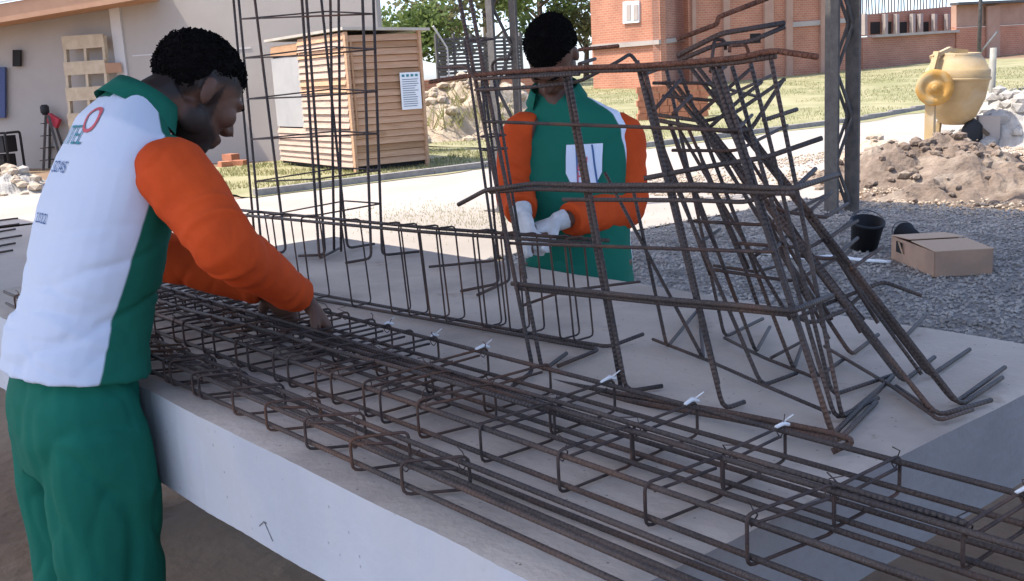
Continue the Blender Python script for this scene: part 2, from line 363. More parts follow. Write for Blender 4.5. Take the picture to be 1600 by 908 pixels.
# gravel stones (uncountable)
def stones(n, area, smin, smax):
    base = [(1, 0, 0), (-1, 0, 0), (0, 1, 0), (0, -1, 0), (0, 0, 1), (0, 0, -1)]
    fcs = [(0, 2, 4), (2, 1, 4), (1, 3, 4), (3, 0, 4), (2, 0, 5), (1, 2, 5), (3, 1, 5), (0, 3, 5)]
    B = np.array(base, float); V = np.zeros((n, 6, 3)); 
    pos = np.array([area() for _ in range(n)])
    s = rng.uniform(smin, smax, (n, 1, 1)) * rng.uniform(.6, 1.2, (n, 6, 1))
    Q = rng.normal(size=(n, 3, 3)); Q, _ = np.linalg.qr(Q)
    V = np.einsum('nij,kj->nki', Q, B) * s * np.array([1, 1, .75])
    V[:, :, 0] += pos[:, None, 0]; V[:, :, 1] += pos[:, None, 1]; V[:, :, 2] += .022
    Fc = (np.array(fcs)[None] + 6 * np.arange(n)[:, None, None]).reshape(-1, 3)
    return V.reshape(-1, 3), Fc
def g_area():
    while True:
        x, y = random.uniform(-6.6, -.5), random.uniform(3.9, 9.4)
        if x < -6.3 and random.random() < .5: continue
        return x, y
V, Fc = stones(26000, g_area, .009, .021)
go = MB(); go.v = [Vector(v) for v in V.tolist()]; go.f = [tuple(f) for f in Fc.tolist()]; go.mi = [0] * len(go.f)
go = go.build('gravel', 'stone'); go['kind'] = 'stuff'; tag(go, 'grey crushed gravel spread behind the concrete bench', 'gravel')

def p_area():
    while True:
        x, y = random.uniform(-9.5, -2.5), random.uniform(8.9, 15.5)
        if noise.noise((x * .8, y * .8, 2)) > random.uniform(-.5, .5): return x, y
V, Fc = stones(7000, p_area, .006, .03)
go = MB(); go.v = [Vector(v) for v in V.tolist()]; go.f = [tuple(f) for f in Fc.tolist()]; go.mi = [0] * len(go.f)
go = go.build('loose_crumbs', 'paleclay'); go['kind'] = 'stuff'; tag(go, 'loose crumbs of earth scattered around the soil heaps', 'earth crumbs')
# ------------------------------------------------------------------ work bench
BX0, BX1, BY0, BY1 = -3.73, -0.812, 0.755, 2.153
bench = thing('work_bench', ((BX0 + BX1) / 2, (BY0 + BY1) / 2, 0), 'large grey concrete slab bench carrying the steel cages', 'work bench')
def slab_mesh():
    bm = bmesh.new(); nxs, nys = 160, 60
    def ed(t): return .004 * noise.noise((t * 5, 2, 1)) + .005 * max(0, noise.noise((t * 31, 4, 1)) - .25) + .0015 * noise.noise((t * 60, 4, 1))
    top = [[None] * (nxs + 1) for _ in range(nys + 1)]
    mb = MB(); V = []
    for j in range(nys + 1):
        for i in range(nxs + 1):
            x = BX0 + (BX1 - BX0) * i / nxs; y = BY0 + (BY1 - BY0) * j / nys
            if j in (0, nys): y += ed(x) 
            if i in (0, nxs): x += ed(y)
            V.append((x, y, H - (.004 if i in (0, nxs) or j in (0, nys) else 0) + .0015 * noise.noise((x * 3, y * 3, 0))))
    mb.add(V, [(j * (nxs + 1) + i, j * (nxs + 1) + i + 1, (j + 1) * (nxs + 1) + i + 1, (j + 1) * (nxs + 1) + i) for j in range(nys) for i in range(nxs)])
    return mb, V, nxs, nys
mb, V, nxs, nys = slab_mesh(); mb.build('bench_top', 'slab', bench, smooth=True)
def loop():
    L = [V[i] for i in range(nxs + 1)] + [V[j * (nxs + 1) + nxs] for j in range(1, nys + 1)] + [V[nys * (nxs + 1) + i] for i in range(nxs - 1, -1, -1)] + [V[j * (nxs + 1)] for j in range(nys - 1, 0, -1)]
    return L
L = loop(); n = len(L); mb = MB()
low = [Vector((p[0], p[1], H - (.21 - .027 * (p[0] + 2.2)) + .006 * noise.noise((p[0] * 4, p[1] * 4, 7)))) for p in L]
mb.add([Vector(p) for p in L] + low, [(i, n + i, n + (i + 1) % n, (i + 1) % n) for i in range(n)] + [tuple(range(n, 2 * n))])
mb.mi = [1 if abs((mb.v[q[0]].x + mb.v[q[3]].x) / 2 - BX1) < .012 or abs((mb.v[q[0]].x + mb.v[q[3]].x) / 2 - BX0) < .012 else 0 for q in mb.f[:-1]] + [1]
mb.build('bench_edge', ['slab_side', 'slab_end_shade'], bench)
for x, ylist in ((-3.58, (1.02,)), (-1.75, (1.3, 1.7)), (-1.25, (1.02, 1.42))):
    for zi in range(3):
        for yy in ylist: MB().box((x, yy + (.0 if zi % 2 else .006), .1 + zi * .2), (.19, .385, .194)).build('support_block', 'block', bench)
P0 = ony((421, 842), BY0 - .004); mk = MB()
for a, b in [((405, 822), (412, 815)), ((412, 815), (416, 818)), ((413, 816), (426, 846))]:
    mk.tube([ony(a, BY0 - .002), ony(b, BY0 - .002)], .0007, 5)
mk.build('pencil_mark', 'pencil', bench)

# ------------------------------------------------------------------ long flat beam cages on the bench
RB, RS = .0055, .0026
def beam_cage(label, y0, y1, x0, x1, hh, xs, skew=0.0, mids=(), zb=0.0, gp='beam cages lying on the bench', tags=(), dbl=False):
    t = thing('rebar_beam_cage', ((x0 + x1) / 2, (y0 + y1) / 2, H), label, 'rebar cage', gp)
    z0 = H + zb + .006 + RS; z1 = z0 + hh
    for (y, z) in [(y0 + .010, z0 + .009), (y1 - .010, z0 + .009), (y0 + .010, z1 - .009), (y1 - .010, z1 - .009)] + [(m, z0 + .009) for m in mids]:
        e = random.uniform(-.03, .03)
        bar(t, 'main_bar', [(x0 + e, y + random.gauss(0, .003), z), (x1 + e, y + random.gauss(0, .003), z)], RB, wob=.004)
    for i, x in enumerate(xs):
        dx = skew + random.gauss(0, .006); j = random.gauss(0, .004); zt = z1 + random.gauss(0, .002)
        a = Vector((x + j, y0, z0)); b = Vector((x + j, y0, zt)); c = Vector((x + dx + j, y1, zt)); d = Vector((x + dx + j, y1, z0))
        loop = rounded([a, b, c, d], .012, 3, True)
        MB().tube(loop, RS, 6, closed=True).build('stirrup', 'steel_dark', t, smooth=True)
        if dbl and i % 1 == 0:
            o = Vector((.012, 0, -.002))
            MB().tube([b + o + Vector((0, .006, -.006)), c + o + Vector((0, -.03, -.006))], RS, 6).build('stirrup_hook', 'steel_dark', t, smooth=True)
        for cpt in (b + Vector((0, .010, -.009)), c + Vector((0, -.010, -.009))):
            if random.random() < .8:
                w_ = MB(); w_.tube([cpt + Vector((.003 * math.sin(q * 2), .0085 * math.cos(q), .0085 * math.sin(q))) for q in np.linspace(0, 6.6, 12)], .0011, 4)
                w_.tube([cpt + Vector((0, .004, .008)), cpt + Vector((random.gauss(0, .008), random.gauss(0, .006), .02)), cpt + Vector((random.gauss(0, .014), random.gauss(0, .01), .024))], .001, 4); w_.build('tie_wire', 'steel_dark', t, smooth=True)
        if x in tags or any(abs(x - q) < .03 for q in tags):
            e = c - (c - b).normalized() * .035; mm = MB()
            q_ = random.uniform(.3, 1); mm.tube([e.lerp(c, 1 - q_) + Vector((0, 0, .003)), c + Vector((random.gauss(0, .003), -.008, .004 + random.uniform(0, .003))), c + Vector((random.gauss(.003, .003), .003, .001))], [random.uniform(.0018, .003), random.uniform(.003, .0045), .0028], 6)
            mm.tube([c + Vector((0, -.004, .006)), c + Vector((.012, .004, .018))], [.0016, .001], 5)
            mm.build('white_tie', 'tie', t, smooth=True)
    return t
beam_cage('narrow flat rebar cage nearest the front edge of the bench', .787, .868, -3.35, -.30, .052, [-1.236 - .1405 * k for k in range(15)] + [-1.97 - .1405 * k for k in range(7)], .05, dbl=True)
beam_cage('middle flat rebar cage lying between two others on the bench', .945, 1.095, -3.42, -.22, .064, [-.731 - .172 * k for k in range(16)] + [-1.53 - .172 * k for k in range(10)], .01, mids=(1.03,), dbl=True)
beam_cage('far flat rebar cage with white ties overhanging the bench end', 1.105, 1.262, -3.45, -.28, .058, [-.549 - .178 * k for k in range(17)] + [-1.88 - .178 * k for k in range(8)], .0, mids=(1.17,), dbl=True, tags=(-.549, -.905, -1.083, -1.261, -1.617, -1.795, -1.973))
# loose rods between the cages
for i, (a, b, r) in enumerate([((-3.2, .905, .008), (-.35, .905, .008), .0045), ((-2.9, 1.0, .071), (-1.25, 1.06, .073), .0045), ((-3.0, 1.1, .07), (-.55, 1.105, .070), .0043)]):
    p = Vector((a[0], a[1], H + a[2])); q = Vector((b[0], b[1], H + b[2]))
    lab = ['loose rod lying in the gap before the middle flat cage', 'loose rod laid slantwise across the middle flat cage', 'thick rod laid over the joint of the two wide flat cages'][i]
    pp = [p.lerp(q, t / 8) + Vector((0, .004 * math.sin(t * 2 + i), 0)) for t in range(9)]; o = along(MB().tube(pp, r, 7).build('rebar_rod', 'steel', smooth=True, loc=p.lerp(q, .5)), pp, 7); tag(o, lab, 'rebar', 'loose rods on the bench')

# ------------------------------------------------------------------ upright thin beam cage behind
def up(p, z): return Vector((p.x, p.y, z))
t = thing('rebar_beam_cage', (-2.35, 1.49, H), 'upright thin wire beam cage running behind the flat cages', 'rebar cage')
A1 = Vector((-3.55, 1.39, H + .01)); A2 = Vector((-1.66, 1.578, H + .01)); B1 = Vector((-3.55, 1.325, H + .01)); B2 = Vector((-1.60, 1.555, H + .01))
hk1 = onz((1005, 522), H + .02); hk2 = onz((872, 572), H + .012)
bar(t, 'main_bar', [A1, onz((900, 534), H + .01), onz((952, 542), H + .01), hk1], .0055)
bar(t, 'main_bar', [B1, onz((936, 546), H + .01), hk2], .0055, rnd=.015)
T0 = ony((345, 333), 1.36); T1 = ony((655, 362), 1.46); T2 = ony((925, 381), 1.55)
bar(t, 'main_bar', [T0, T1, T2], .0055); bar(t, 'main_bar', [T0 + Vector((0, .05, .004)), T1 + Vector((0, .055, .0)), T2 + Vector((0, .05, .0))], .0055)
for px in (385, 425, 470, 533, 596, 622, 655, 681, 738, 745, 782, 808, 858, 882):
    top = ony((px, 333 + (px - 345) * .083), 1.36 + .19 * (px - 345) / 580)
    ang = .05 if px % 2 else 0
    bt = Vector((top.x + random.gauss(0, .004), top.y + .012, H + .012))
    pts = [top + Vector((0, 0, .006)), bt, bt + Vector((.0, .06, 0)), top + Vector((0, .058, .004))]
    MB().tube(rounded(pts, .01, 2, True), .0024, 5, closed=True).build('stirrup', 'steel_dark', t, smooth=True)

# ------------------------------------------------------------------ tall column cage standing at the far left of the bench
def px_bars(t, lst, y=None, r=.006):
    for it in lst: pass
t = thing('rebar_column_cage', (-3.25, 1.9, H), 'tall slim column cage standing on the far left bench corner', 'rebar cage', 'standing column cages')
def vbar(t, bpx, tpx, r=.0065, foot=None, m='steel', ext=0.0, z=H + .010, yplane=None):
    b = onz(bpx, z); tp = ony(tpx, yplane if yplane is not None else b.y)
    if ext: tp = tp + (tp - b).normalized() * ext
    pts = [tp, b]
    if foot is not None: pts.append(onz(foot, z))
    return bar(t, 'main_bar', pts, r, m, rnd=.022)
for bpx, tpx, foot, yp in [((398, 372), (364, -10), None, 1.9), ((408, 380), (372, -10), (372, 384), 1.88), ((447, 394), (397, -10), (418, 397), 1.79), ((499, 404), (471, -10), (530, 388), 1.80), ((508, 398), (478, -10), (466, 400), 1.80),
        ((543, 388), (501, -10), (585, 381), 1.99), ((522, 392), (516, -10), None, 1.95), ((580, 404), (566, -10), (540, 411), 1.91), ((597, 399), (583, -10), (655, 393), 1.96), ((533, 393), (529, -10), None, 2.0)]:
    vbar(t, bpx, tpx, .0062, foot, ext=.75, yplane=yp)
for yl, yr in [(30, 22), (91, 77), (155, 143), (218, 209), (284, 266), (340, 318)]:
    a = ony((372 + (yl) * .085, yl), 1.86); b = ony((474 + yl * .07, yl - 4), 1.795); c = ony((586 + yr * .035, yr), 1.93); d = ony((508 + yl * .09, yr - 4), 2.0)
    MB().tube(rounded([a, b, c, d], .012, 2, True), .003, 5, closed=True).build('stirrup', 'steel_dark', t, smooth=True)
a = ony((372, 30), 1.86)
for zz in (.28, .55):
    q = [Vector((-3.85, 1.86, 1.75 + zz)), Vector((-3.4, 1.8, 1.75 + zz)), Vector((-3.25, 1.93, 1.75 + zz)), Vector((-3.6, 2.0, 1.75 + zz))]

# ------------------------------------------------------------------ slim cage behind the leaning ones
t = thing('rebar_column_cage', (-2.36, 1.9, H), 'slim column cage with bent feet between bench middle and bending worker', 'rebar cage', 'standing column cages')
for bpx, tpx, foot, yp in [((780, 443), (726, 62), (720, 455), 1.88), ((797, 438), (747, 62), (746, 461), 1.93), ((778, 407), (752, 120), (670, 417), 2.1), ((822, 436), (771, 119), None, 1.95)]:
    vbar(t, bpx, tpx, .0055, foot, yplane=yp)
for yl in (64, 141, 214, 235, 300, 372):
    a = ony((729 + (yl - 62) * .14, yl), 1.88); b = ony((749 + (yl - 62) * .13, yl), 1.93); c = ony((772 + (yl - 62) * .13, yl - 3), 1.98); d = ony((747 + (yl - 62) * .13, yl - 5), 2.0)
    MB().tube(rounded([a, b, c, d], .01, 2, True), .0028, 5, closed=True).build('stirrup', 'steel_dark', t, smooth=True)

# ------------------------------------------------------------------ large leaning cage in front
YN = 1.36
t = thing('rebar_column_cage', (-1.25, 1.45, H), 'wide leaning column cage standing in front of the bending worker', 'rebar cage', 'standing column cages')
near = [((833, 580), (716, -10), (800, 604)), ((847, 580), (733, -10), (885, 552)), ((978, 612), (886, 104), (1035, 603)), ((970, 604), (880, 106), None), ((1130, 640), (995, 95), (1163, 628)), ((1122, 600), (1005, 100), None),
        ((1306, 692), (1112, 100), (1369, 628)), ((1300, 680), (1122, 98), (1395, 588))]
for b_, t_, f_ in near: vbar(t, b_, t_, .0056, f_, ext=.45 if t_[1] < 0 else 0, yplane=YN)
far_b = [((1240, 577), (1060, 107), (1256, 532), 1.62), ((1305, 655), (1144, 104), (1372, 622), 1.5), ((1300, 618), (1173, 99), (1404, 583), 1.55), ((1316, 655), (1203, 84), (1392, 592), 1.52),
         ((1181, 551), (1046, 190), (1203, 511), 1.66), ((1190, 603), (1030, 230), (1245, 583), 1.54), ((1132, 527), (1041, 107), (1192, 498), 1.75), ((1099, 561), (945, 270), (1092, 483), 1.64), ((1042, 543), (990, 300), (1088, 487), 1.64), ((1276, 590), (1120, 110), (1320, 560), 1.6)]
for b_, t_, f_, yp in far_b: vbar(t, b_, t_, .0050, f_, yplane=yp)
def ring(t, px, y, r=.0055, m='steel', z=None, name='stirrup', rnd=.015):
    pts = [(ony(p, y if not isinstance(y, (list, tuple)) else y[i]) if z is None else onz(p, z)) for i, p in enumerate(px)]
    return bar(t, name, pts, r, m, rnd)
ring(t, [(672, 128), (737, 118), (792, 113), (900, 106), (1000, 103), (1062, 99), (1149, 91), (1208, 79), (1277, 89)], 1.345, .0058, 'rust')
ring(t, [(792, 119), (900, 112), (1000, 109), (1062, 105), (1149, 98), (1212, 88)], 1.35, .0055)
ring(t, [(684, 106), (730, 104), (741, 124), (800, 121), (905, 116)], 1.34, .0045)
ring(t, [(772, 119), (768, 100), (778, 92), (800, 92)], 1.4, .004)
ring(t, [(746, 141), (834, 136), (905, 128), (963, 98), (985, 84), (994, 96)], [1.345, 1.35, 1.4, 1.45, 1.5, 1.5], .0045)
ring(t, [(905, 78), (966, 72)], 1.55, .005, 'rust')
ring(t, [(716, 320), (759, 297), (834, 287), (940, 290), (1092, 289), (1185, 293), (1240, 295), (1308, 273)], [1.33, 1.345, 1.345, 1.345, 1.345, 1.345, 1.35, 1.5], .006)
ring(t, [(766, 300), (834, 295), (940, 298), (1092, 297), (1185, 300), (1240, 302)], 1.35, .006)
ring(t, [(1006, 279), (1102, 261), (1197, 246), (1284, 216)], [1.345, 1.42, 1.5, 1.6], .0058)
ring(t, [(880, 312), (1080, 313), (1166, 316), (1244, 292), (1274, 264)], [1.36, 1.36, 1.36, 1.4, 1.5], .005)
ring(t, [(800, 443), (1040, 468), (1150, 477), (1238, 486), (1300, 462)], [1.345, 1.345, 1.345, 1.345, 1.5], .0062)
ring(t, [(806, 450), (1040, 474), (1150, 483), (1240, 492)], 1.352, .0058)
ring(t, [(832, 590), (1000, 621), (1141, 645), (1300, 677), (1328, 686), (1330, 692), (1300, 706)], [1.345, 1.345, 1.345, 1.345, 1.36, 1.36, 1.34], .0065)
ring(t, [(838, 600), (1000, 630), (1141, 654), (1306, 688)], 1.335, .006)
ring(t, [(1020, 530), (1106, 563), (1192, 601), (1296, 645)], 0, .0045, z=H + .012)
ring(t, [(1132, 528), (1194, 559), (1273, 590)], 0, .0045, z=H + .012)
ring(t, [(815, 478), (880, 455), (1000, 440)], [1.36, 1.5, 1.7], .004, 'steel_dark')
for yl in (190, 380):
    a = ony((757 + (yl - 190) * .2, yl), 1.35); b = ony((1150 + (yl - 190) * .3, yl + 14), 1.35)
    c = ony((1175 + (yl - 190) * .28, yl - 10), 1.6); 
    bar(t, 'stirrup', [a, b, c], .0042, 'steel_dark')
for q in [((1022, 172), (1062, 126), 1.4), ((1052, 178), (1080, 150), 1.4), ((1000, 119), (1028, 108), 1.4), ((1092, 178), (1172, 108), 1.5), ((905, 100), (930, 92), 1.42)]:
    bar(t, 'stirrup', [ony(q[0], q[2]), ony(q[1], q[2] + .12)], .0045, 'steel_dark')
# node where wires are tied
# ------------------------------------------------------------------ strongly leaning cage at right
t = thing('rebar_column_cage', (-.95, 1.68, H), 'steeply slanting column cage leaning left near the bench end', 'rebar cage', 'standing column cages')
for b_, t_, f_, yp in [((1464, 650), (1040, 128), (1549, 625), 1.60), ((1456, 642), (1052, 128), (1400, 604), 1.60), ((1492, 630), (1075, 100), (1570, 574), 1.68), ((1500, 634), (1090, 104), (1566, 590), 1.68), ((1411, 597), (1092, 186), (1460, 558), 1.73), ((1453, 588), (1112, 140), (1515, 546), 1.78),
                       ((1330, 555), (1096, 202), (1372, 523), 1.82), ((1411, 530), (1150, 190), (1446, 493), 1.98)]:
    vbar(t, b_, t_, .0055, f_, yplane=yp)
for q0, q1, yp in [((1150, 215), (1345, 520), 1.68), ((1172, 205), (1372, 505), 1.72), ((1200, 250), (1400, 522), 1.76), ((1120, 230), (1262, 470), 1.64), ((1140, 250), (1300, 500), 1.66), ((1060, 200), (1235, 500), 1.62), ((1225, 290), (1440, 585), 1.78), ((1090, 230), (1185, 480), 1.58), ((1180, 300), (1295, 530), 1.7), ((1020, 186), (1110, 430), 1.56), ((1045, 190), (1150, 470), 1.6), ((1215, 330), (1350, 500), 1.8), ((1075, 200), (1170, 420), 1.72)]:
    bar(t, 'tied_bar', [ony(q0, yp), ony(q1, yp + random.uniform(-.03, .06))], .0046, random.choice(['steel', 'steel_dark']), wob=.006)
for q0, q1, q2 in [((1035, 150), (1120, 158), (1205, 118)), ((1050, 235), (1150, 236), (1230, 196)), ((1075, 345), (1195, 352), (1290, 305)), ((1105, 420), (1240, 440), (1330, 392)), ((1150, 380), (1262, 388), (1340, 345)), ((1020, 130), (1100, 130), (1180, 150))]:
    bar(t, 'stirrup', [ony(q0, 1.56), ony(q1, 1.6), ony(q2, 1.84)], .0042, 'steel_dark')
ring(t, [(1027, 188), (1082, 198), (1139, 206), (1173, 203), (1223, 126)], [1.6, 1.6, 1.62, 1.68, 1.78], .0055)
ring(t, [(1030, 180), (1100, 190), (1146, 178), (1226, 124)], [1.62, 1.62, 1.65, 1.78], .005)
ring(t, [(1112, 196), (1160, 152), (1190, 128)], [1.6, 1.7, 1.76], .005)
ring(t, [(1193, 188), (1245, 171)], [1.68, 1.8], .0055)
ring(t, [(1057, 62), (1121, 38), (1122, 27), (1200, -3)], [1.5, 1.55, 1.55, 1.62], .0058, 'rust')
ring(t, [(1057, 88), (1116, 58), (1130, 52), (1226, 36)], [1.5, 1.55, 1.56, 1.66], .0062)
ring(t, [(1060, 95), (1120, 70), (1170, 66), (1226, 42)], [1.5, 1.55, 1.6, 1.66], .0055)
ring(t, [(1110, 112), (1116, 62), (1132, 62), (1134, 78)], [1.5, 1.55, 1.57, 1.57], .004, 'steel_dark')
ring(t, [(1140, 82), (1140, 72), (1166, 70), (1170, 84)], [1.55, 1.55, 1.6, 1.6], .004, 'rust')
ring(t, [(1134, 103), (1116, 113), (1116, 140), (1185, 304), (1222, 427)], [1.55, 1.52, 1.52, 1.56, 1.6], .0052)
ring(t, [(1170, 300), (1222, 330), (1290, 340), (1325, 318)], [1.6, 1.62, 1.7, 1.85], .0045, 'steel_dark')
ring(t, [(1250, 400), (1300, 405), (1340, 372)], [1.6, 1.66, 1.85], .0045, 'steel_dark')
ring(t, [(1240, 500), (1290, 475), (1380, 440), (1440, 462)], [1.6, 1.7, 1.85, 1.9], .005)
ring(t, [(1232, 492), (1270, 505), (1320, 485), (1360, 448)], [1.55, 1.6, 1.7, 1.85], .005)
ring(t, [(1288, 541), (1394, 604), (1453, 646), (1468, 657), (1520, 640)], 0, .0045, z=H + .012)
ring(t, [(1115, 415), (1180, 425), (1230, 412)], [1.72, 1.72, 1.85], .004, 'steel_dark')
for q in [((1092, 380), (1125, 358)), ((1180, 400), (1218, 374)), ((1265, 330), (1300, 300)), ((1290, 378), (1330, 345)), ((1330, 420), (1380, 385)), ((1205, 559), (1256, 532))]:
    bar(t, 'stirrup', [ony(q[0], 1.66), ony(q[1], 1.82)], .0042, 'steel_dark')

# ================================================================== people
def ellipsoid(mb, c, axes, radii, nu=18, nv=12):
    c = Vector(c); V = []; Fc = []
    for j in range(1, nv):
        ph = math.pi * j / nv
        for i in range(nu):
            th = 2 * math.pi * i / nu
            V.append(c + axes[0] * (radii[0] * math.sin(ph) * math.cos(th)) + axes[1] * (radii[1] * math.sin(ph) * math.sin(th)) + axes[2] * (radii[2] * math.cos(ph)))
    a = len(V); V += [c + axes[2] * radii[2], c - axes[2] * radii[2]]
    for j in range(nv - 2):
        for i in range(nu): Fc.append((j * nu + i, (j + 1) * nu + i, (j + 1) * nu + (i + 1) % nu, j * nu + (i + 1) % nu))
    for i in range(nu): Fc.append((a, i, (i + 1) % nu)); Fc.append((a + 1, (nv - 2) * nu + (i + 1) % nu, (nv - 2) * nu + i))
    mb.add(V, Fc)
def loft(mb, secs, n=20):     # secs: (centre, half-width vector, half-depth vector)
    V = []; k = len(secs)
    for c, a, b in secs:
        c, a, b = Vector(c), Vector(a), Vector(b)
        for j in range(n):
            th = 2 * math.pi * j / n; cc, ss = math.cos(th), math.sin(th)
            e = .85
            V.append(c + a * (math.copysign(abs(cc) ** e, cc)) + b * (math.copysign(abs(ss) ** e, ss)))
    Fc = [(i * n + j, i * n + (j + 1) % n, (i + 1) * n + (j + 1) % n, (i + 1) * n + j) for i in range(k - 1) for j in range(n)]
    Fc += [tuple(range(n))[::-1], tuple((k - 1) * n + j for j in range(n))]
    mb.add(V, Fc)
def catmull(pts, rs, sub=4):
    P = [Vector(p) for p in pts]; out = []; ro = []
    for i in range(len(P) - 1):
        p0, p1, p2, p3 = P[max(i - 1, 0)], P[i], P[i + 1], P[min(i + 2, len(P) - 1)]
        for s_ in range(sub):
            t = s_ / sub
            out.append(.5 * ((2 * p1) + (p2 - p0) * t + (2 * p0 - 5 * p1 + 4 * p2 - p3) * t * t + (3 * p1 - p0 - 3 * p2 + p3) * t ** 3)); ro.append(rs[i] * (1 - t) + rs[i + 1] * t)
    return out + [P[-1]], ro + [rs[-1]]
def limb(mb, pts, rs, n=14):
    p, r = catmull(pts, rs); mb.tube(p, r, n)
    return mb
def remesh(mb, name, voxel, smooth, mats, parent, fold=None, face_mat=None):
    o = mb.build(name + '_src', mats, parent)
    md = o.modifiers.new('r', 'REMESH'); md.mode = 'VOXEL'; md.voxel_size = voxel; md.use_smooth_shade = True
    s = o.modifiers.new('s', 'SMOOTH'); s.factor = .5; s.iterations = smooth
    dg = bpy.context.evaluated_depsgraph_get(); dg.update()
    me = bpy.data.meshes.new_from_object(o.evaluated_get(dg)); me.name = name
    old = o.data; bpy.data.objects.remove(o); bpy.data.meshes.remove(old)
    o = bpy.data.objects.new(name, me); C.objects.link(o); o.parent = parent; ORG[o.name] = ORG[parent.name]
    org = ORG[parent.name]
    me.materials.clear()
    for m in (mats if isinstance(mats, (list, tuple)) else [mats]): me.materials.append(M[m] if isinstance(m, str) else m)
    if fold:
        nv_ = len(me.vertices); co = np.empty(nv_ * 3, np.float32); me.vertices.foreach_get('co', co); no = np.empty(nv_ * 3, np.float32); me.vertex_normals.foreach_get('vector', no)
        co = co.reshape(-1, 3); no = no.reshape(-1, 3); dd = np.array([fold(Vector(c_) + org) for c_ in co.tolist()], np.float32)
        me.vertices.foreach_set('co', (co + no * dd[:, None]).ravel())
    if face_mat:
        for p in me.polygons: p.material_index = face_mat(p.center + org)
    me.polygons.foreach_set('use_smooth', [True] * len(me.polygons)); me.update()
    return o
def hand(mb, wrist, d, nrm, curl=.5, side=1, spread=.1, k=1.0, fat=1.0):
    """palm and five fingers: d = pointing direction, nrm = out of the palm (fingers curl towards it), side = +1 thumb on d x nrm side"""
    d = Vector(d).normalized(); nrm = Vector(nrm); nrm = (nrm - d * nrm.dot(d)).normalized(); s = d.cross(nrm).normalized() * side
    w0 = Vector(wrist)
    loft(mb, [(w0 - d * .02, s * .026 * k, nrm * .019 * k), (w0 + d * .015 * k, s * .029 * k, nrm * .018 * k), (w0 + d * .05 * k, s * .040 * k, nrm * .016 * k), (w0 + d * .085 * k, s * .041 * k, nrm * .0135 * k), (w0 + d * .097 * k, s * .037 * k, nrm * .010 * k)], 14)
    for i, (off, ln) in enumerate([(.030, .070), (.010, .079), (-.011, .073), (-.030, .057)]):
        p = w0 + d * .088 * k + s * off * k; a = 0.15; pts = [p - d * .012, p]; dd = d + s * (off * spread * 8)
        for sg, fr in enumerate((.45, .32, .27)):
            a += curl * (.75, .95, .6)[sg]
            v = (dd * math.cos(a) + nrm * math.sin(a)).normalized(); p = p + v * ln * fr * k; pts.append(p)
        mb.tube(rounded(pts, .006, 2), [x * k * fat for x in np.linspace(.0092, .0068, len(rounded(pts, .006, 2)))], 9)
    p = w0 + d * .022 * k + s * .028 * k; v1 = (d * .6 + s * .7 + nrm * .45).normalized(); v2 = (d * .85 + s * .15 + nrm * .6).normalized()
    pts = [p - v1 * .015, p + v1 * .034 * k, p + v1 * .034 * k + v2 * .03 * k, p + v1 * .034 * k + v2 * .052 * k]
    q = rounded(pts, .008, 2); mb.tube(q, [x * k * fat for x in np.linspace(.0135, .0085, len(q))], 9)

def head_pieces(mb, c, f, u, r):
    """c = ear point; f forward, u up, r right"""
    ax = (f, r, u)
    P = lambda a, b, e=0: c + f * a + u * b + r * e
    ellipsoid(mb, P(-.004, .040), ax, (.102, .076, .088))
    ellipsoid(mb, P(.045, .010), ax, (.060, .064, .075))
    ellipsoid(mb, P(.040, -.045), ax, (.056, .054, .060))
    ellipsoid(mb, P(.066, -.085), ax, (.030, .033, .030))                 # chin
    ellipsoid(mb, P(.085, .034), ax, (.023, .056, .015))                  # brow
    ellipsoid(mb, P(.096, -.052), ax, (.016, .026, .013))                 # lips
    ellipsoid(mb, P(.094, -.066), ax, (.014, .022, .010))
    mb.tube([P(.094, .028), P(.108, .004), P(.121, -.018), P(.108, -.026)], [.008, .010, .0135, .010], 8)   # nose
    for s in (-1, 1):
        ellipsoid(mb, P(.104, -.022, s * .012), ax, (.011, .010, .008))
        ellipsoid(mb, P(.070, -.008, s * .042), ax, (.028, .022, .026))   # cheek
        ellipsoid(mb, P(-.008, -.002, s * .076), ((f * .9 - u * .3).normalized(), (r * s + f * -.35).normalized(), u), (.019, .009, .032))  # ear
        ellipsoid(mb, P(.006, -.058, s * .046), ax, (.036, .018, .034))   # jaw corner
def head_details(parent, c, f, u, r):
    P = lambda a, b, e=0: c + f * a + u * b + r * e
    for s in (-1, 1):
        m = MB(); ellipsoid(m, P(.082, .014, s * .032), (f, r, u), (.0125, .0125, .0105), 12, 8); e = m.build('eye', 'eyewhite', parent, True)
        m = MB(); ellipsoid(m, P(.0915, .010, s * .032), (f, r, u), (.0045, .0058, .0058), 10, 6); m.build('iris', 'eyedark', e, True)
        m = MB(); q = [P(.102, .030, s * .012), P(.104, .037, s * .03), P(.090, .036, s * .05)]; m.tube(q, [.004, .005, .003], 6); m.build('eyebrow', 'hair', parent, True)
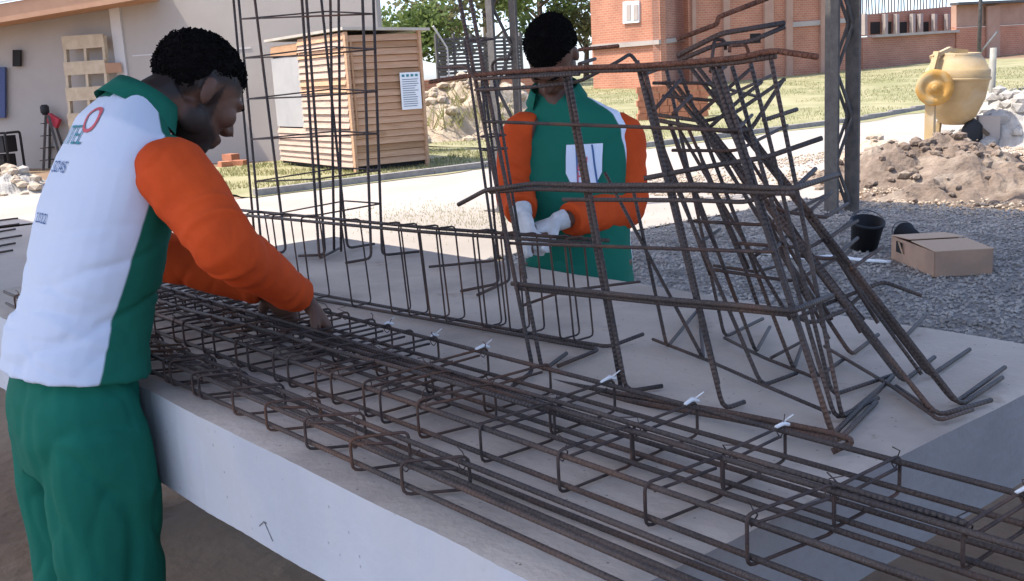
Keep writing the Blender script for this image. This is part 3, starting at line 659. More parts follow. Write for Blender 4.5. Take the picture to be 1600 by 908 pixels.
def hair_cap(parent, c, f, u, r, keep, puff, name='hair'):
    """short hair: dense shell over the skull where keep(a,b,e) holds"""
    nu, nv = 150, 110; idx = {}; V = []; Fc = []
    for j in range(nv + 1):
        ph = math.pi * j / nv
        for i in range(nu):
            th = 2 * math.pi * i / nu
            d = Vector((math.sin(ph) * math.cos(th), math.sin(ph) * math.sin(th), math.cos(ph)))
            a, e, b = -.004 + d.x * .102, d.y * .076, .040 + d.z * .088
            kk = keep(a, b, e)
            kk += .006 * noise.noise((a * 50, b * 50, e * 50)); g_ = min(1, max(0, kk / .035 + .12)) ** .7
            th_ = puff(a, b, e) * g_ - .004 * (1 - g_) * 3
            nn = .0035 * noise.noise((a * 160, b * 160, e * 160)) + .003 * noise.noise((a * 70, b * 70, e * 70)) + .002 * noise.noise((a * 330, b * 330, e * 330))
            a += d.x * (th_ + nn * g_); e += d.y * (th_ + nn * g_); b += d.z * (th_ + nn * g_)
            idx[(j, i)] = (len(V), kk); V.append(c + f * a + u * b + r * e)
    for j in range(nv):
        for i in range(nu):
            q = [idx[(j, i)], idx[(j + 1, i)], idx[(j + 1, (i + 1) % nu)], idx[(j, (i + 1) % nu)]]
            if max(x[1] for x in q) > -.012: Fc.append(tuple(x[0] for x in q))
    hm = MB().add(V, Fc); rs = random.Random(5); cand = [k_ for k_, v_ in idx.items() if v_[1] > .003 and .05 < k_[0] / nv < .95]
    for _ in range(2200):           # short tight curls standing off the shell
        j, i = rs.choice(cand); p = V[idx[(j, i)][0]]; nn_ = (p - (c + u * .04)).normalized(); t1 = nn_.orthogonal().normalized(); t2 = nn_.cross(t1)
        a0 = rs.uniform(0, 6.28); d1 = t1 * math.cos(a0) + t2 * math.sin(a0); sz = rs.uniform(.002, .0048)
        hm.tube([p - nn_ * .001, p + nn_ * sz * .8 + d1 * sz * .3, p + nn_ * sz * 1.05 + d1 * sz * 1.0, p + nn_ * sz * .5 + d1 * sz * 1.5], [.0016, .0017, .0014, .0008], 4)
    return hm.build(name, 'hair', parent, True)
def crease(p, fx, fy, fz, seed, wdt=.10):
    q = Vector((p.x * fx + seed, p.y * fy + seed * .7, p.z * fz)); q += Vector((noise.noise(q * .7), noise.noise(q * .7 + Vector((9, 0, 0))), 0)) * .5
    w1 = noise.noise(q); w2 = noise.noise(q * 1.9 + Vector((3, 7, 1)))
    return -math.exp(-(w1 / wdt) ** 2) - .5 * math.exp(-(w2 / wdt) ** 2)
def folds(amp, seed, sx=9, sy=9, sz=22):
    def fn(p):
        w1 = noise.noise((p.x * sx + seed, p.y * sy, p.z * sz)); w2 = noise.noise((p.x * sx * 2.3, p.y * sy * 2.3 + seed, p.z * sz * 1.8))
        return amp * (w1 * .8 + .6 * crease(p, sx * .5, sy * .5, sz * .7, seed, .16))
    return fn

# ---- worker bending over the near side ----
XC = -2.22
W1 = thing('person', (XC, .63, 0), 'worker with white back panel, orange sleeves and green trousers bending over the bench', 'person')
f = Vector((-.10, math.cos(R_(41)), -math.sin(R_(41)))).normalized(); r = Vector((.985, .12, 0)); r = (r - f * r.dot(f)).normalized(); u = r.cross(f).normalized()
ear = Vector((XC + .0, .962, 1.448))
X1 = Vector((1, 0, 0)); 
hip = Vector((XC, .635, .89)); 
def tor(y, z, wx, dy, tilt):    # torso slice, tilt = forward lean of the spine
    return (Vector((XC, y, z)), X1 * wx, Vector((0, math.cos(tilt), -math.sin(tilt))) * dy)
shR, elR, wrR = Vector((XC + .185, .822, 1.300)), Vector((XC + .315, .858, 1.165)), Vector((XC + .135, 1.098, .992))
shL, elL, wrL = Vector((XC - .185, .83, 1.305)), Vector((XC - .265, .93, 1.09)), Vector((XC - .07, 1.12, .985))
mb = MB()
head_pieces(mb, ear, f, u, r)
limb(mb, [(XC, .80, 1.36), (XC, .865, 1.42), ear - f * .03 - u * .03], [.07, .058, .06])
loft(mb, [tor(.63, .82, .13, .08, 0), tor(.635, .95, .11, .07, .1), tor(.68, 1.1, .135, .09, .3), tor(.735, 1.24, .15, .09, .45), tor(.80, 1.35, .15, .075, .6), tor(.84, 1.40, .08, .05, .7)])
for s, sh, el, wr in ((1, shR, elR, wrR), (-1, shL, elL, wrL)):
    limb(mb, [sh - X1 * s * .06, sh, sh.lerp(el, .5), el, el.lerp(wr, .35), wr], [.05, .052, .043, .038, .038, .026])
hdR = Vector((-.10, .28, -.95)); hand(mb, wrR + Vector((-.004, .02, -.012)), (-.10, .55, -.8), (-.35, -.75, -.35), .75, -1)
hand(mb, wrL, (.25, .45, -.8), (.2, -.8, -.4), .75, 1)
for s in (-1, 1):
    limb(mb, [(XC + s * .09, .63, .86), (XC + s * .10, .645, .5), (XC + s * .10, .60, .1)], [.085, .055, .035])
def keep1(a, b, e):
    front = .055 + (.03 if abs(e) < .03 else 0)      # hairline height over the brow
    v = b - (.062 if a > .05 else (.030 if a > -.02 else -.048 + (a + .1) * .1))
    if -.02 < a <= .05: v = b - (.030 + (a + .02) / .07 * .032)
    if a < -.02: v = b - (-.045 + max(0, (a + .055)) / .035 * .05)
    return v
def beard1(p):
    q = p - ear; a, b, e = q.dot(f), q.dot(u), q.dot(r)
    if a > .14: return 0.0
    nz = .005 * noise.noise(p * 45)
    line = -.040 + .085 * max(0, 1 - abs(a - .02) / .026) - .02 * max(0, (a - .06) / .04)
    m_ = .86 * min(1, max(0, (line - b + nz) / .012))
    m_ *= min(1, max(0, (a + .022) / .012))
    if a > .08: m_ = max(m_, min(1, max(0, 1 - abs(b + .038) / .008)) * (1 if abs(e) < .034 else 0) * .9)
    if a > .088 and -.072 < b < -.047 and abs(e) < .022: m_ *= .25
    if abs(e) < .078: m_ = max(m_, min(1, max(0, 1 + (keep1(a, b, e) + .004) / .022)) * .95)
    return m_
body = remesh(mb, 'body', .0052, 3, ['skin_beard'], W1)
at_ = body.data.attributes.new('beard', 'FLOAT', 'POINT'); org1 = ORG[W1.name]
at_.data.foreach_set('value', [beard1(v.co + org1) if v.co.z > 1.2 else 0.0 for v in body.data.vertices])
head_details(W1, ear, f, u, r)
hair_cap(W1, ear, f, u, r, keep1, lambda a, b, e: .002 + .005 * max(0, b) / .12)
# trousers
mb = MB()
loft(mb, [tor(.64, .99, .13, .085, 0), tor(.638, .93, .155, .108, 0), tor(.632, .86, .172, .124, 0), tor(.632, .78, .182, .13, 0), tor(.632, .70, .17, .115, 0)])
for s in (-1, 1):
    X = XC + s * .095
    p, rr = [(X, .632, .80), (X + s * .005, .632, .66), (X + s * .005, .628, .50), (X + s * .005, .615, .30), (X, .60, .09)], [.10, .108, .1, .088, .078]
    loft(mb, [(Vector(q), X1 * a * .92, Vector((0, a * 1.06, 0))) for q, a in zip(p, rr)])
def tf(p): return .009 * noise.noise((p.x * 7, p.y * 7 + p.z * 4, p.z * 4)) + .007 * crease(p, 5, 6, 3.2, 4.4, .12)
remesh(mb, 'trousers', .0075, 3, 'greenlt', W1, fold=tf)
for s in (-1, 1):
    m = MB(); X = XC + s * .1
    loft(m, [((X, .50, .05), X1 * .035, Vector((0, 0, .045))), ((X, .56, .06), X1 * .042, Vector((0, 0, .058))), ((X, .64, .05), X1 * .045, Vector((0, 0, .048))), ((X, .72, .035), X1 * .047, Vector((0, 0, .033))), ((X, .775, .028), X1 * .03, Vector((0, 0, .024)))], 14)
    m.build('shoe', 'shoe', W1, True)
# shirt body: white back panel, green front and side panel
mb = MB()
loft(mb, [tor(.642, .902, .194, .140, .14), tor(.652, .96, .182, .134, .14), tor(.682, 1.04, .170, .124, .22), tor(.714, 1.12, .175, .122, .3), tor(.748, 1.21, .185, .12, .4), tor(.778, 1.29, .188, .112, .5), tor(.808, 1.365, .165, .092, .62), tor(.838, 1.42, .098, .064, .75), tor(.852, 1.44, .075, .055, .8)], 28)
for s, sh in ((1, shR), (-1, shL)): limb(mb, [sh - X1 * s * .09 - Vector((0, .0, .0)), sh - X1 * s * .02], [.08, .07])
seam = plane_split('shirt_panels', (.56, .61, .70), (.010, .115, .075), [(0, 1, -.43, -(.606 - .63) + .43 * .86)], .0025)
def sf(p):
    k = max(0, 1 - abs(p.z - 1.02) / .2)
    cr = noise.noise((p.x * 5, p.y * 7, p.z * 20 + p.y * 9)); 
    return .006 * noise.noise((p.x * 6, p.y * 6, p.z * 7)) + .006 * (k + .2) * crease(p, 3, 4, 9, 2.1, .12) + .004 * k * (1 - 3.2 * abs(cr)) * .6
shirt = remesh(mb, 'shirt', .0065, 4, [seam], W1, fold=sf)
# hem of the shirt hangs a little wider
# sleeves
def arm_folds(sh, el, wr, seed, k=1.0):
    L1 = (el - sh).length; L2_ = (wr - el).length
    def fn(p):
        best = None
        for a, b, o_ in ((sh, el, 0), (el, wr, L1)):
            d = b - a; t_ = max(0, min(1, (p - a).dot(d) / d.dot(d))); q = a + d * t_; dd = (p - q).length
            if best is None or dd < best[0]: best = (dd, o_ + t_ * d.length, p - q, d.normalized())
        dd, L_, rel, ax = best; up_ = Vector((0, 0, 1)); sd_ = ax.cross(up_)
        ang = math.atan2(rel.dot(up_), rel.dot(sd_) if sd_.length > 1e-6 else 0); low_ = max(0, -rel.z / max(dd, 1e-4))
        wv = math.sin(2 * math.pi * L_ / .052 + 1.7 * math.sin(ang + seed) + 4.5 * noise.noise(p * 7 + Vector((seed, 0, 0))))
        rd = (.5 + .5 * wv) ** 1.6 - .35
        e1 = math.exp(-((L_ - L1) / .085) ** 2); e2 = math.exp(-((L_ - L1 - L2_) / .07) ** 2); e0 = math.exp(-((L_ - L1 * .45) / .07) ** 2)
        msk = .4 + 1.6 * noise.noise(p * 9 + Vector((0, seed, 0)))
        return k * (rd * max(0, msk) * (.0055 * e1 + .0045 * e2 + .0022 * e0 + .001) + .007 * low_ * (1 - e2) + .006 * noise.noise(p * 7) + .0025 * crease(p, 5, 9, 7, seed, .14))
    return fn
def sleeve(sh, el, wr, s, nm, parent, m='orange', k=1.0):
    mb = MB()
    inn = sh - X1 * s * .03
    p = [inn + Vector((0, .0, -.005)), sh + X1 * s * .012, sh.lerp(el, .45) + X1 * s * .005, el, el.lerp(wr, .4), el.lerp(wr, .8), el.lerp(wr, .97)]
    limb(mb, p, [x * k for x in (.064, .074, .071, .061, .052, .045, .043)], 20)
    return remesh(mb, nm, .005, 2, m, parent, fold=arm_folds(sh, el, wr, s * 3 + 5))
sleeve(shR, elR, wrR, 1, 'sleeve', W1); sleeve(shL, elL, wrL, -1, 'sleeve', W1)
# collar: a folded band round the neck
def collar(parent, c, ax_u, ax_f, ax_r, rad_f, rad_r, hgt_, m='green'):
    mb = MB(); n = 40; V = []; prof = [(1.10, -.012), (1.0, hgt_ * .5), (.93, hgt_), (1.0, hgt_ * 1.08), (1.12, hgt_ * .55), (1.30, -.008)]
    for j in range(n + 1):
        a = R_(-140) + R_(280) * j / n
        for k_, z_ in prof:
            V.append(c + (-ax_f) * math.cos(a) * rad_f * k_ + ax_r * math.sin(a) * rad_r * k_ + ax_u * z_)
    k = len(prof)
    Fc = [(j * k + i, j * k + i + 1, (j + 1) * k + i + 1, (j + 1) * k + i) for j in range(n) for i in range(k - 1)]
    mb.add(V, Fc); o = mb.build('collar', m, parent, True)
    return o
nu_ = Vector((0, .62, .78)).normalized(); nf = Vector((0, .78, -.62)).normalized()
collar(W1, Vector((XC, .838, 1.415)), nu_, nf, X1, .070, .078, .042)
# print on the back
def shrink_text(parent, target, txt, size, origin, right, upv, m, name):
    cu = bpy.data.curves.new('t', 'FONT'); cu.body = txt; cu.size = size; cu.resolution_u = 6; cu.align_x = 'CENTER'
    ob = bpy.data.objects.new('t', cu); C.objects.link(ob)
    dg = bpy.context.evaluated_depsgraph_get(); dg.update(); me = bpy.data.meshes.new_from_object(ob.evaluated_get(dg)); bpy.data.objects.remove(ob)
    bm = bmesh.new(); bm.from_mesh(me); bmesh.ops.triangulate(bm, faces=bm.faces)
    bmesh.ops.subdivide_edges(bm, edges=[e for e in bm.edges if e.calc_length() > size * .25], cuts=2)
    org = ORG[parent.name]; nrm = Vector(right).cross(Vector(upv)).normalized()
    from mathutils.bvhtree import BVHTree
    bv = BVHTree.FromPolygons([v.co.copy() for v in target.data.vertices], [tuple(p.vertices) for p in target.data.polygons])
    for v in bm.verts:
        p = Vector(origin) - org + Vector(right) * v.co.x + Vector(upv) * v.co.y
        hit = bv.ray_cast(p + nrm * .4, -nrm)
        v.co = (hit[0] + nrm * .0025) if hit[0] is not None else p
    bm.to_mesh(me); bm.free(); me.materials.clear(); me.materials.append(M[m])
    o = bpy.data.objects.new(name, me); C.objects.link(o); o.parent = parent; ORG[o.name] = org
    for p in me.polygons: p.material_index = 0
    return o
bu = Vector((0, .42, .91)).normalized(); br_ = Vector((1, 0, 0))
for txt, sz, oy, oz, m in [('ITEL', .062, .68, 1.33, 'ink_teal'), ('SOAS', .036, .66, 1.27, 'ink_blue'), ('2.022', .03, .63, 1.165, 'ink_blue')]:
    shrink_text(W1, shirt, txt, sz, (XC - .01, oy + .02, oz + .03), br_, bu, m, 'back_print')
shrink_text(W1, shirt, 'O', .085, (XC + .045, .71, 1.385), br_, bu, 'ink_red', 'back_print')

# ---- worker behind the bench, facing us, head bowed ----
DW = 3.51
W2 = thing('person', (-2.66, 2.47, 0), 'worker in green and orange jacket and gloves, head bowed, behind the leaning cages', 'person')
F2 = Vector((.55, -.83, 0)).normalized(); L2 = Vector((-F2.y, F2.x, 0)) * 1.0; U2 = Vector((0, 0, 1))
ctr = atd((893, 240), DW)
def at2(p, dd=0.0): return atd(p, DW + dd)
nk = at2((868, 140), .0)
f2 = (F2 * math.cos(R_(62)) - U2 * math.sin(R_(62)) - L2 * .12).normalized(); r2 = (-L2 - f2 * (-L2).dot(f2)).normalized(); u2 = r2.cross(f2).normalized()
ear2 = at2((864, 86), -.09)
sR2, eR2, wR2 = at2((818, 208), .0), at2((803, 298), -.02), at2((817, 334), -.20)
sL2, eL2, wL2 = at2((968, 208), .0), at2((982, 322), -.02), at2((872, 346), -.22)
hp2 = at2((905, 470), .03)
def slc(px, wl, df, dd=0.0, lean=.12): 
    c = at2(px, dd); return (c, L2 * wl, (F2 * math.cos(lean) - U2 * math.sin(lean)) * df)
mb = MB(); head_pieces(mb, ear2, f2, u2, r2)
limb(mb, [at2((885, 205), 0), nk, ear2 - f2 * .03 - u2 * .03], [.07, .058, .06])
loft(mb, [slc((905, 490), .15, .09), slc((902, 400), .14, .085), slc((896, 300), .14, .085), slc((892, 230), .15, .085), slc((885, 180), .14, .07), slc((875, 160), .08, .05)])
for sh, el, wr, s in ((sR2, eR2, wR2, -1), (sL2, eL2, wL2, 1)):
    limb(mb, [sh - L2 * s * .05, sh, sh.lerp(el, .5), el, el.lerp(wr, .4), wr], [.05, .05, .042, .037, .036, .025])
gm1, gm2 = MB(), MB()
dR = (F2 * .6 - U2 * .6 + L2 * .3); dL = (F2 * .55 - U2 * .25 - L2 * .8)
for g_, fat in ((mb, 1.0),): hand(g_, wR2, dR, L2 * .6 - U2 * .2 - F2 * .5, .7, -1); hand(g_, wL2, dL, -U2 * .9 - L2 * .2, .7, 1)
for s in (-1, 1):
    b0 = Vector((hp2.x, hp2.y, 0)) + L2 * s * .1
    limb(mb, [b0 + U2 * .84, b0 + U2 * .48, b0 + U2 * .1], [.085, .055, .035])
remesh(mb, 'body', .0058, 3, ['skin'], W2)
head_details(W2, ear2, f2, u2, r2)
def keep2(a, b, e):
    if a > .05: return b - .066
    if a > -.02: return b - (.030 + (a + .02) / .07 * .036)
    return b - (-.045 + max(0, (a + .055)) / .035 * .05)
hair_cap(W2, ear2, f2, u2, r2, keep2, lambda a, b, e: .004 + .007 * max(0, b) / .12)
for wr, d, nn, sd_ in ((wR2, dR, L2 * .6 - U2 * .2 - F2 * .5, -1), (wL2, dL, -U2 * .9 - L2 * .2, 1)):
    m = MB(); hand(m, wr, d, nn, .7, sd_, k=1.08, fat=1.2); dn = Vector(d).normalized(); limb(m, [wr - dn * .03, wr - dn * .01, wr + dn * .01], [.033, .031, .03])
    remesh(m, 'glove', .005, 2, 'glove', W2)
mb = MB()
loft(mb, [(hp2 + U2 * (.92 - hp2.z), L2 * .165, F2 * .115), (hp2 + U2 * (.8 - hp2.z), L2 * .178, F2 * .128), (hp2 + U2 * (.68 - hp2.z), L2 * .17, F2 * .12)])
for s in (-1, 1):
    b0 = Vector((hp2.x, hp2.y, 0)) + L2 * s * .095
    loft(mb, [(b0 + U2 * z, L2 * a, F2 * a * 1.1) for z, a in ((.8, .095), (.62, .1), (.4, .088), (.08, .078))])
remesh(mb, 'trousers', .009, 3, 'greenlt', W2, fold=tf)
for s in (-1, 1):
    b0 = Vector((hp2.x, hp2.y, 0)) + L2 * s * .1; m = MB()
    loft(m, [(b0 + F2 * q + U2 * z, L2 * w_, U2 * h_) for q, z, w_, h_ in ((-.1, .05, .035, .045), (-.04, .06, .042, .058), (.04, .05, .045, .048), (.13, .035, .046, .033), (.18, .028, .03, .024))], 14)
    m.build('shoe', 'shoe', W2, True)
org2 = ORG[W2.name]
pc = at2((893, 300), .01) - org2
seam2 = plane_split('jacket_panels', (.70, .745, .83), (.012, .13, .085), [(F2.x - L2.x * .55, F2.y - L2.y * .55, 0, -(F2 - L2 * .55).dot(pc) + .088)], .003)
mb = MB()
loft(mb, [slc((912, 470), .18, .135), slc((908, 430), .175, .134), slc((904, 370), .172, .13), slc((898, 300), .178, .122), slc((893, 240), .192, .115), slc((891, 200), .198, .10), slc((888, 178), .172, .085), slc((880, 162), .12, .072), slc((872, 150), .085, .06), slc((870, 142), .075, .055)], 28)
jk = remesh(mb, 'jacket', .007, 4, [seam2], W2, fold=folds(.007, 2.2, 5, 5, 8))
for sh, el, wr, s in ((sR2, eR2, wR2, -1), (sL2, eL2, wL2, 1)):
    m = MB(); p = [sh - L2 * s * .045, sh + L2 * s * .01, sh.lerp(el, .45) + L2 * s * .012, el, el.lerp(wr, .4), el.lerp(wr, .85)]
    limb(m, p, [.058, .068, .066, .063, .060, .054], 20)
    remesh(m, 'sleeve', .006, 2, 'orange', W2, fold=arm_folds(sh, el, wr, s * 2 + 9))
collar(W2, at2((869, 152), .005), (U2 * .9 + F2 * .43).normalized(), (F2 * .9 - U2 * .43).normalized(), L2, .072, .08, .04)
# white chest patch with lettering
pcx = at2((925, 252), 0); pu = (U2 + F2 * .1).normalized(); pr = -(L2 * -1)
from mathutils.bvhtree import BVHTree
bv = BVHTree.FromPolygons([v.co.copy() for v in jk.data.vertices], [tuple(p.vertices) for p in jk.data.polygons])
def conform(pts2, name, m, off):
    V = []; 
    for row in pts2:
        for (a, b) in row:
            p = pcx - org2 + L2 * a + pu * b; h_ = bv.ray_cast(p + F2 * .5, -F2); V.append(((h_[0] if h_[0] is not None else p) + F2 * off) + org2)
    nr, nc = len(pts2), len(pts2[0])
    return MB().add(V, [(j * nc + i, j * nc + i + 1, (j + 1) * nc + i + 1, (j + 1) * nc + i) for j in range(nr - 1) for i in range(nc - 1)]).build(name, m, W2, True)
rows = []
for j in range(13):
    b = -.07 + .135 * j / 12; hw = .058 if j > 3 else .035 + .023 * j / 4
    rows.append([(-hw + 2 * hw * i / 10, b) for i in range(11)])
conform(rows, 'chest_patch', 'white', .004)
for q in (-.028, .022): conform([[(q + .006 * i + (.02 if q > 0 else .008) * (6 - j) / 6, -.065 + .128 * j / 6) for i in range(2)] for j in range(7)], 'patch_stripe', 'ink_blue', .0055)
o = shrink_text(W2, jk, 'ETEL', .045, pcx + L2 * .012 - pu * .01, (pu * 1.0), (-L2), 'ink_red', 'patch_print')
for v in o.data.vertices: v.co += F2 * .005

# ================================================================== shed columns and roof
def lattice_column(px_l, px_r, py_base, label):
    b = onz(((px_l + px_r) / 2, py_base), 0.0); d = (b - CAM).normalized()
    rt = Vector((RW @ Vector((1, 0, 0))).to_tuple()); rt.z = 0; rt.normalize()
    dep = Vector((-rt.y, rt.x, 0))
    wd = (onz((px_r, py_base)) - onz((px_l, py_base))).length
    t = thing('steel_column', b, label, 'column', 'lattice columns of the shed')
    hh = 5.0; cw_ = wd * .30
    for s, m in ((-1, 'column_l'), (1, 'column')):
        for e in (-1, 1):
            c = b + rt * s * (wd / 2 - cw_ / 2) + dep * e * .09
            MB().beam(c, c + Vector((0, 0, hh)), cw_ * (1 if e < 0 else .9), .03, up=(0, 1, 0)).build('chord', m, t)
    n = 12
    for e in (-1, 1):
        for i in range(n):
            s = -1 if i % 2 else 1; z0 = .08 + i * hh / n; z1 = .08 + (i + 1) * hh / n - .02
            q = dep * e * .075
            MB().tube([b + rt * s * wd * .26 + q + Vector((0, 0, z0)), b - rt * s * wd * .26 + q + Vector((0, 0, min(z1, hh)))], .017, 6).build('lacing_bar', 'column', t)
    MB().box(b + Vector((0, 0, .012)), (wd + .1, wd + .1, .02)).build('base_plate', 'column', t)
    return b
lattice_column(1291, 1338, 335, 'lattice steel column rising at right beside the gravel')
lattice_column(778, 823, 330, 'lattice steel column rising behind the bowed worker\'s head')
rf = thing('shed_roof', (-2.2, 2, 5.1), 'wide metal shed roof shading the bench and workers', 'roof')
mb = MB(); X0, X1r, Y0r, Y1r, zr = -8.35, -.2, -3.3, 7.1, 5.1
n = 90; V = []
for i in range(n + 1):
    y = Y0r + (Y1r - Y0r) * i / n; z = zr + .03 * (i % 2)
    V += [(X0, y, z), (X1r, y, z + .35)]
mb.add(V, [(2 * i, 2 * i + 1, 2 * i + 3, 2 * i + 2) for i in range(n)]); mb.build('roof_sheet', 'galv', rf)
mb = MB(); V = []  # unseen roof extension, added to shade the pavement at left
for i in range(37):
    y = Y0r + 4.8 * i / 36; z = zr + .03 * (i % 2) - .01; V += [(-16.1, y, z - .25), (X0 - .02, y, z)]
mb.add(V, [(2 * i, 2 * i + 1, 2 * i + 3, 2 * i + 2) for i in range(36)]); mb.build('roof_sheet', 'galv', rf)
for x in np.linspace(X0 + .3, X1r - .3, 7):
    MB().beam((x, Y0r, zr - .07 + .35 * (x - X0) / (X1r - X0)), (x, Y1r, zr - .07 + .35 * (x - X0) / (X1r - X0)), .06, .1).build('purlin', 'column', rf)

# ================================================================== things on the gravel
# cardboard box
bA = onz((1460, 438)); bB = onz((1549, 433)); bC = onz((1388, 409)); hz = .165
t = thing('cardboard_box', (bA + bB + bC) / 3, 'open brown cardboard box with a hand hole standing on the gravel', 'box')
e1 = (bB - bA); e1.z = 0; e2 = (bC - bA); e2 = e2 - e1 * (e2.dot(e1) / e1.dot(e1)) * .6; U = Vector((0, 0, 1))
bA = bA + U * .02
def panel(a, b, nm, hole=None):
    d = (b - a); nrm = d.cross(U).normalized() * .006
    MB().prism([a, b, b + U * hz, a + U * hz], nrm).build(nm, 'card', t)
panel(bA, bA + e1, 'box_side'); panel(bA + e1, bA + e1 + e2, 'box_side'); panel(bA + e1 + e2, bA + e2, 'box_side'); panel(bA + e2, bA, 'box_side')
MB().prism([bA, bA + e1, bA + e1 + e2, bA + e2], U * .005).build('box_bottom', 'card', t)
MB().prism([bA + U * (hz + .001) - e1 * .01 - e2 * .01, bA + e1 * 1.01 + U * (hz + .001) - e2 * .01, bA + e1 * 1.01 + e2 * .52 + U * (hz + .012), bA - e1 * .01 + e2 * .52 + U * (hz + .012)], U * .005).build('box_flap', 'card_in', t)
MB().prism([bA + e1 * 1.01 + e2 * 1.01 + U * (hz + .001), bA + e2 * 1.01 - e1 * .01 + U * (hz + .001), bA + e2 * .55 - e1 * .01 + U * (hz + .02), bA + e1 * 1.01 + e2 * .55 + U * (hz + .02)], U * .005).build('box_flap', 'card_in', t)
q0 = bA + e2 * .72 - e1.normalized() * .0085 + U * hz * .42; ed = e2.normalized()
MB().prism([q0, q0 + ed * .1, q0 + ed * .1 + U * .075, q0 + U * .075], e1.normalized() * -.003).build('hand_hole', 'dark', t)
MB().prism([q0 - ed * .03, q0 - ed * .005, q0 - ed * .005 + U * .085 - e1.normalized() * .03, q0 - ed * .03 + U * .085 - e1.normalized() * .03], e1.normalized() * -.003).build('hole_flap', 'card_in', t)
# buckets
def bucket(px, axis, label, s=1.0, dz=0.0):
    c = onz(px); ax = Vector(axis).normalized(); t = thing('bucket', c, label, 'bucket', 'black buckets on the gravel')
    c0 = c + Vector((0, 0, .13 * s + dz)) - ax * .13 * s
    MB().lathe([(.10 * s, 0), (.128 * s, .25 * s), (.136 * s, .25 * s), (.136 * s, .275 * s), (.126 * s, .275 * s), (.098 * s, .012)], c0, ax, 22, caps=True).build('pail', 'bucket', t, True)
    u_ = ax.orthogonal().normalized(); v_ = ax.cross(u_)
    MB().tube([c0 + ax * .255 * s + (u_ * math.cos(a) + v_ * math.sin(a)) * .138 * s + ax * .05 * math.sin(a) for a in np.linspace(0, math.pi, 12)], .004, 5).build('handle', 'column', t)
bucket((1352, 395), (.25, -.15, 1), 'black bucket standing tilted on the gravel left of the cardboard box', .92)
bucket((1420, 385), (-.8, .55, .12), 'black bucket lying on its side behind the cardboard box', .62)
cp = [onz(p) + Vector((0, 0, .035)) for p in ((1175, 402), (1210, 404), (1260, 411), (1300, 408), (1345, 414), (1392, 417))]
o = MB().tube(catmull(cp, [.012] * 6)[0], .013, 6).build('plastic_strip', 'paper', smooth=True, loc=cp[2]); tag(o, 'thin white plastic strip lying across the gravel', 'strip')

# ================================================================== mound, mixer, rubble
def mound(name, c, rx, ry, hgt_, m, label, cat, seed, clods, cm, rot=0.0, csize=(.03, .09)):
    t = thing(name, c, label, cat); mb = MB(); n, k = 64, 22; V = [c + Vector((0, 0, hgt_ * (1 + .34 * noise.noise((seed, 0, 1)))))]
    cr, sr = math.cos(rot), math.sin(rot)
    def pt(a, q):
        x = math.cos(a) * q * rx; y = math.sin(a) * q * ry; X = x * cr - y * sr; Y = x * sr + y * cr
        e = 1 + .25 * noise.noise((math.cos(a) * 1.3 + seed, math.sin(a) * 1.3, 0)); X *= e; Y *= e
        z = hgt_ * (1 - q * q) ** 1.5 + (hgt_ * .34 * noise.noise((X * 2.2 + seed, Y * 2.2, 1)) + .09 * noise.noise((X * 6, Y * 6, seed)) + .05 * noise.noise((X * 14, Y * 14, seed))) * min(1, (1 - q) * 4)
        return c + Vector((X, Y, max(z, -.02) if q < 1 else -.03))
    for j in range(1, k + 1):
        for i in range(n): V.append(pt(2 * math.pi * i / n, j / k))
    Fc = [(0, 1 + i, 1 + (i + 1) % n) for i in range(n)] + [(1 + (j - 1) * n + i, 1 + j * n + i, 1 + j * n + (i + 1) % n, 1 + (j - 1) * n + (i + 1) % n) for j in range(1, k) for i in range(n)]
    mb.add(V, Fc).build('heap', m, t)
    for _ in range(clods):
        a = random.uniform(0, 6.28); q = random.uniform(.05, 1.15) ** .8; p = pt(a, min(q, .98)); 
        if q > .98: p = c + (p - c) * (q / .98)
        s = random.uniform(*csize); mb = MB(); V = []
        bm = bmesh.new(); bmesh.ops.create_icosphere(bm, subdivisions=1, radius=1)
        sc = Vector((random.uniform(.7, 1.3), random.uniform(.7, 1.3), random.uniform(.5, .9)))
        rz = Matrix.Rotation(random.uniform(0, 6), 3, 'Z')
        V = [rz @ Vector((v.co.x * sc.x, v.co.y * sc.y, v.co.z * sc.z)) * s * (1 + .35 * noise.noise(v.co * 2 + Vector((_, 0, 0)))) + p + Vector((0, 0, s * .25)) for v in bm.verts]
        Fc = [tuple(v.index for v in f_.verts) for f_ in bm.faces]; bm.free()
        MB().add(V, Fc).build('clod', cm if random.random() < .75 else m, t)
    return t
mc = onz((1455, 282)); 
mound('soil_mound', mc, 1.5, .95, .46, 'clay', 'brown heap of dug soil in front of the yellow mixer', 'soil heap', 3.3, 230, 'clay', .5, (.014, .075))
mound('soil_mound', onz((1372, 276)), .75, .6, .42, 'paleclay', 'pale crumbly soil heap beside the right steel column', 'soil heap', 8.1, 80, 'paleclay', .3, (.025, .075))
mound('soil_mound', onz((1580, 305)), 1.5, .7, .22, 'clay', 'low ridge of brown soil at the right edge of the gravel', 'soil heap', 5.4, 50, 'clay', .7, (.02, .06))
mound('rubble_heap', onz((1592, 222)), 1.1, 1.0, .65, 'rubble', 'grey heap of broken rubble right of the mixer', 'rubble', 12.4, 110, 'rubble', .4, (.06, .17))
for i, (a, b) in enumerate([((1556, 190), (1600, 172)), ((1562, 178), (1606, 158)), ((1552, 205), (1590, 183))]):
    d = 17.5; p = atd(a, d); q = atd(b, d + .3)
    o = MB().beam(p, q, .09, .06).build('timber_scrap', 'bark', loc=p); tag(o, ['lowest dark timber scrap sticking from the rubble heap', 'topmost dark timber scrap lying on the rubble heap', 'short dark timber scrap at the front of the rubble heap'][i], 'timber', 'timber scraps on the rubble')
